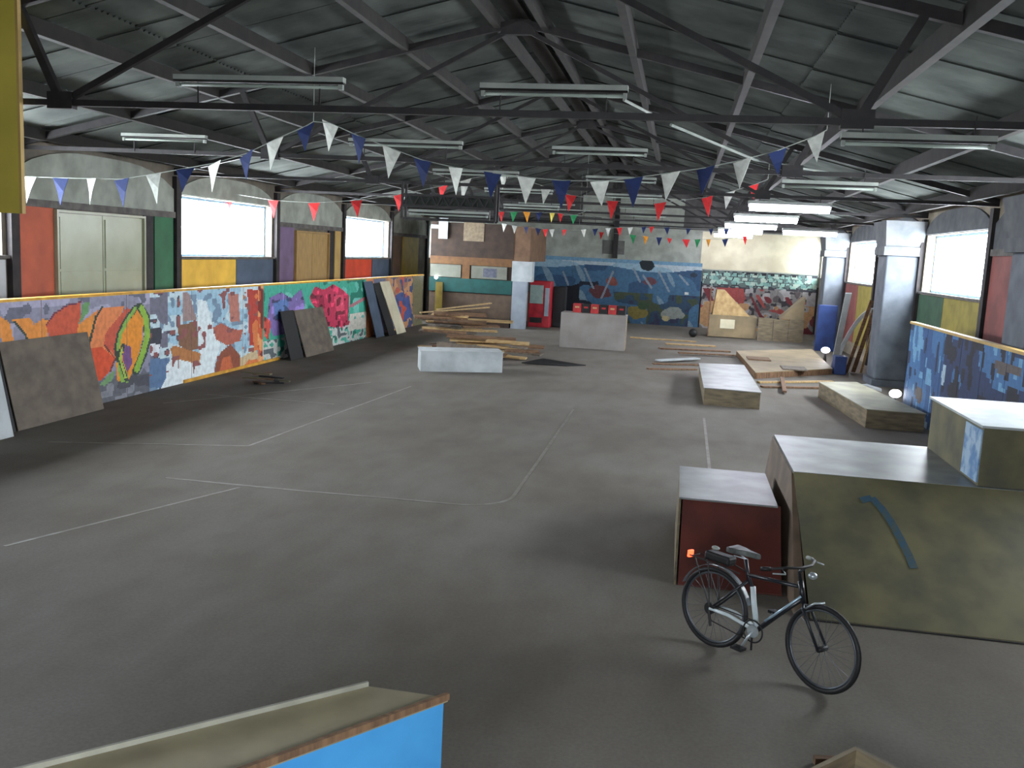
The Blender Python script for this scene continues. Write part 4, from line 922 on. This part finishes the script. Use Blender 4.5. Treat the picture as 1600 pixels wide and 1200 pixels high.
# wooden box corner at bottom right
c = at_floor(1336, 1166, .3)
t = thing('wooden_crate', 'corner of a low wooden crate poking in at the bottom edge, below the bicycle', 'crate', (c[0]+.1, c[1]-.35, 0))
ang = -.75; R2 = lambda x, y_: (c[0]+x*math.cos(ang)-y_*math.sin(ang), c[1]+x*math.sin(ang)+y_*math.cos(ang))
def rbox(x0, x1, y0, y1, z0, z1, nm, m):
    pp = [R2(x0, y0), R2(x1, y0), R2(x1, y1), R2(x0, y1)]; MB().hexa([(a, b, z0) for a, b in pp], [(a, b, z1) for a, b in pp]).build(nm, m, t)
rbox(0, .6, -.03, 0, 0, .3, 'side_board', PLY); rbox(0, .03, -.6, -.03, 0, .3, 'side_board', PLY); rbox(.57, .6, -.6, -.03, 0, .3, 'side_board', PLY); rbox(.03, .57, -.6, -.57, 0, .3, 'side_board', PLY); rbox(.03, .57, -.57, -.03, 0, .02, 'bottom', PLY)
tag(MB().bar(at_floor(1272, 1188, .03), at_floor(1326, 1190, .03), .05, .05).build('batten', PINED), 'short wooden batten on the floor left of the crate corner, at the bottom edge', 'batten')

# ------------------------------------------------------------------ bicycle (built along +x, drive side towards -y)
bk = bpy.data.objects.new('bicycle', None); COL.objects.link(bk); ORG[bk.name] = (0, 0, 0)
tag(bk, 'dark city bicycle with silver stays and a rear rack, parked in front of the ramps', 'bicycle')
WR = .335; WB = 1.0
FRD = mat('black_bike_paint', (30, 32, 38), .35, (24, 26, 30), 8); FRS = mat('silver_blue_bike_paint', (150, 172, 186), .3, (130, 152, 168), 8, 0, .3)
def wheel(cx, nm, steer=0.0):
    R = Matrix.Rotation(steer, 3, 'Z'); c = Vector((cx, 0, WR))
    def tr(p): return c+R @ Vector(p)
    def ringp(r, t_, n=44, m=8):
        return MB().tube([tr((math.cos(2*math.pi*i/n)*r, 0, math.sin(2*math.pi*i/n)*r)) for i in range(n)], t_, m, True)
    w = ringp(WR-.02, .02).build(nm, BLACK, bk, True)
    ringp(WR-.045, .010, 44, 6).build('rim', SILVER if False else mat('dark_rim', (92, 96, 102), .4, (80, 84, 90), 8, 0, .6), w, True)
    sp_ = MB()
    for i in range(28):
        a = 2*math.pi*i/28; s_ = .028 if i % 2 else -.028; a2 = a+.35*(1 if i % 4 < 2 else -1)
        sp_.bar(tr((math.cos(a2)*.02, s_, math.sin(a2)*.02)), tr((math.cos(a)*(WR-.05), 0, math.sin(a)*(WR-.05))), .0025, .0025)
    so = sp_.build('spokes', mat('dull_spoke_steel', (96, 100, 104), .5, (84, 88, 92), 8, 0, .6), w); 
    MB().tube([tr((0, -.05, 0)), tr((0, .05, 0))], .022, 10).build('hub', BLACK, w, True)
    return tr
wheel(0, 'rear_wheel'); ST = -.10; trf = wheel(WB, 'front_wheel', ST)
BBp = (.43, 0, .285); SC_ = (.285, 0, .70); HT = (.755, 0, .79); HB_ = (.80, 0, .63); RH = (0, 0, WR)
MB().tube([SC_, (.74, 0, .745)], .016, 8).build('top_tube', FRD, bk, True)
MB().tube([(.79, 0, .665), (.62, 0, .49), BBp], .021, 8).build('down_tube', FRD, bk, True)
MB().tube([(.785, -.016, .682), (.62, -.016, .508), (.50, -.016, .385)], .011, 6).build('silver_stripe', FRS, bk, True)
MB().tube([(.345, 0, .62), (.37, 0, .50), BBp], .022, 8).build('seat_tube', mat('pale_silver_paint', (200, 210, 214), .35, (180, 190, 194), 8), bk, True)
MB().tube([(.345, 0, .60), SC_, (.25, 0, .82)], .016, 8).build('seat_post', FRD, bk, True)
MB().tube([HB_, HT], .022, 10).build('head_tube', FRD, bk, True)
for s_ in (-1, 1):
    MB().tube([(0, s_*.06, WR), (.12, s_*.05, .46), (.30, s_*.02, .66)], .010, 8).build('seat_stay', FRD, bk, True)
    MB().tube([(0, s_*.06, WR), (.18, s_*.055, .335), (.40, s_*.03, .29)], .015, 8).build('chain_stay', mat('pale_silver_paint', (200, 210, 214)), bk, True)
    MB().tube([HB_, (.83, s_*.05, .60), tuple(trf((-.0, s_*.055, 0)))], .012, 8).build('fork_blade', FRD, bk, True)
MB().tube([HT, (.735, 0, .86), (.78, 0, .91)], .014, 8).build('stem', FRD, bk, True)
MB().tube([(.66, -.30, .90), (.74, -.20, .92), (.79, -.08, .915), (.79, .08, .915), (.74, .20, .92), (.66, .30, .90)], .011, 8).build('handlebar', STEEL, bk, True)
for s_ in (-1, 1):
    MB().tube([(.665, s_*.29, .901), (.60, s_*.33, .89)], .016, 8).build('grip', BLACK if s_ < 0 else LAMPW, bk, True)
    MB().tube([(.72, s_*.23, .91), (.78, s_*.27, .89), (.70, s_*.32, .88)], .006, 6).build('brake_lever', SILVER, bk, True)
MB().sphere((.85, 0, .86), .035, (1.0, 1, .8)).build('front_light', SILVER, bk, True)
sd = MB(); outline = [(.10, .075), (.13, .085), (.20, .07), (.27, .035), (.36, .018), (.39, .0), (.36, -.018), (.27, -.035), (.20, -.07), (.13, -.085), (.10, -.075)]
sd.prism([(x, y_, .85) for x, y_ in outline], (0, 0, .045)); sdo = sd.build('saddle', mat('grey_saddle', (96, 100, 98), .5, (60, 62, 62), 10), bk, bevel=.012)
MB().tube([(.16, .04, .83), (.26, 0, .82), (.16, -.04, .83)], .005, 6).build('saddle_rail', SILVER, sdo)
rk = MB()
for s_ in (-1, 1): rk.tube([(.24, s_*.05, .70), (.10, s_*.07, .72), (-.26, s_*.06, .72)], .006, 6); rk.tube([(0, s_*.07, WR+.02), (-.06, s_*.07, .715)], .006, 6); rk.tube([(0, s_*.07, WR+.02), (-.2, s_*.065, .72)], .006, 6)
for xx in (-.24, -.12, 0, .1): rk.tube([(xx, -.065, .72), (xx, .065, .72)], .005, 6)
rk.build('rear_rack', STEEL, bk)
MB().box(-.12, .13, -.06, .06, .728, .80).build('rack_bag', BLACK, bk, bevel=.02)
MB().sphere((-.05, 0, .83), .03, (1.3, .8, .6)).build('strap_buckle', LAMPW, bk, True)
MB().box(-.31, -.285, -.03, .03, .685, .745).build('rear_light', gloss_emit('red_rear_light', (255, 70, 40), 2.0), bk, bevel=.005)  # red rear light with a glow built into its material
fd = MB(); n = 14
for i in range(n):
    a0 = math.radians(20+i*10); a1 = math.radians(30+i*10); r = WR+.02
    fd.bar((math.cos(a0)*r, 0, WR+math.sin(a0)*r), (math.cos(a1)*r, 0, WR+math.sin(a1)*r), .045, .005, up=(0, 1, 0)) if False else fd.bar((math.cos(a0)*r, 0, WR+math.sin(a0)*r), (math.cos(a1)*r, 0, WR+math.sin(a1)*r), .04, .004)
fd.build('rear_mudguard', mat('grey_mudguard', (90, 98, 104), .3), bk)
MB().tube([(WB-.02, -.012, .69), (WB-.10, -.012, .66), (WB-.17, -.012, .60)], .009, 6).build('front_mudguard', SILVER, bk, True)
ch = MB().tube([(BBp[0]+math.cos(2*math.pi*i/24)*.088, -.06, BBp[2]+math.sin(2*math.pi*i/24)*.088) for i in range(24)], .007, 6, True)
cho = ch.build('chainring', BLACK, bk, True)
MB().tube([(BBp[0], -.055, BBp[2]), (BBp[0], -.068, BBp[2])], .05, 14).build('ring_spider', SILVER, cho)
MB().tube([(BBp[0], -.075, BBp[2]), (BBp[0]-.07, -.085, BBp[2]-.145)], .011, 8).build('crank', SILVER, bk, True)
MB().tube([(BBp[0], .075, BBp[2]), (BBp[0]+.07, .085, BBp[2]+.145)], .011, 8).build('crank', SILVER, bk, True)
MB().box(BBp[0]-.12, BBp[0]-.02, -.17, -.09, BBp[2]-.16, BBp[2]-.138).build('pedal', BLACK, bk); MB().box(BBp[0]+.02, BBp[0]+.12, .09, .17, BBp[2]+.138, BBp[2]+.16).build('pedal', BLACK, bk)
MB().tube([(BBp[0], -.06, BBp[2]+.088), (.0, -.055, WR+.035)], .005, 5).build('chain', STEEL, bk); MB().tube([(BBp[0], -.06, BBp[2]-.088), (.03, -.055, WR-.10), (.0, -.055, WR-.06)], .005, 5).build('chain', STEEL, bk)
MB().tube([(0, -.07, WR+.0), (0, -.05, WR)], .05, 14).build('cassette', BLACK, bk); MB().tube([(.0, -.07, WR-.02), (.03, -.065, WR-.14)], .012, 6).build('derailleur', STEEL, bk)
MB().tube([(.36, .04, .27), (.26, .22, .012)], .009, 6).build('kickstand', STEEL, bk)
bk.location = (.47, 7.62, .0); bk.rotation_euler = (math.radians(-3), 0, math.atan2(-.64, .80))
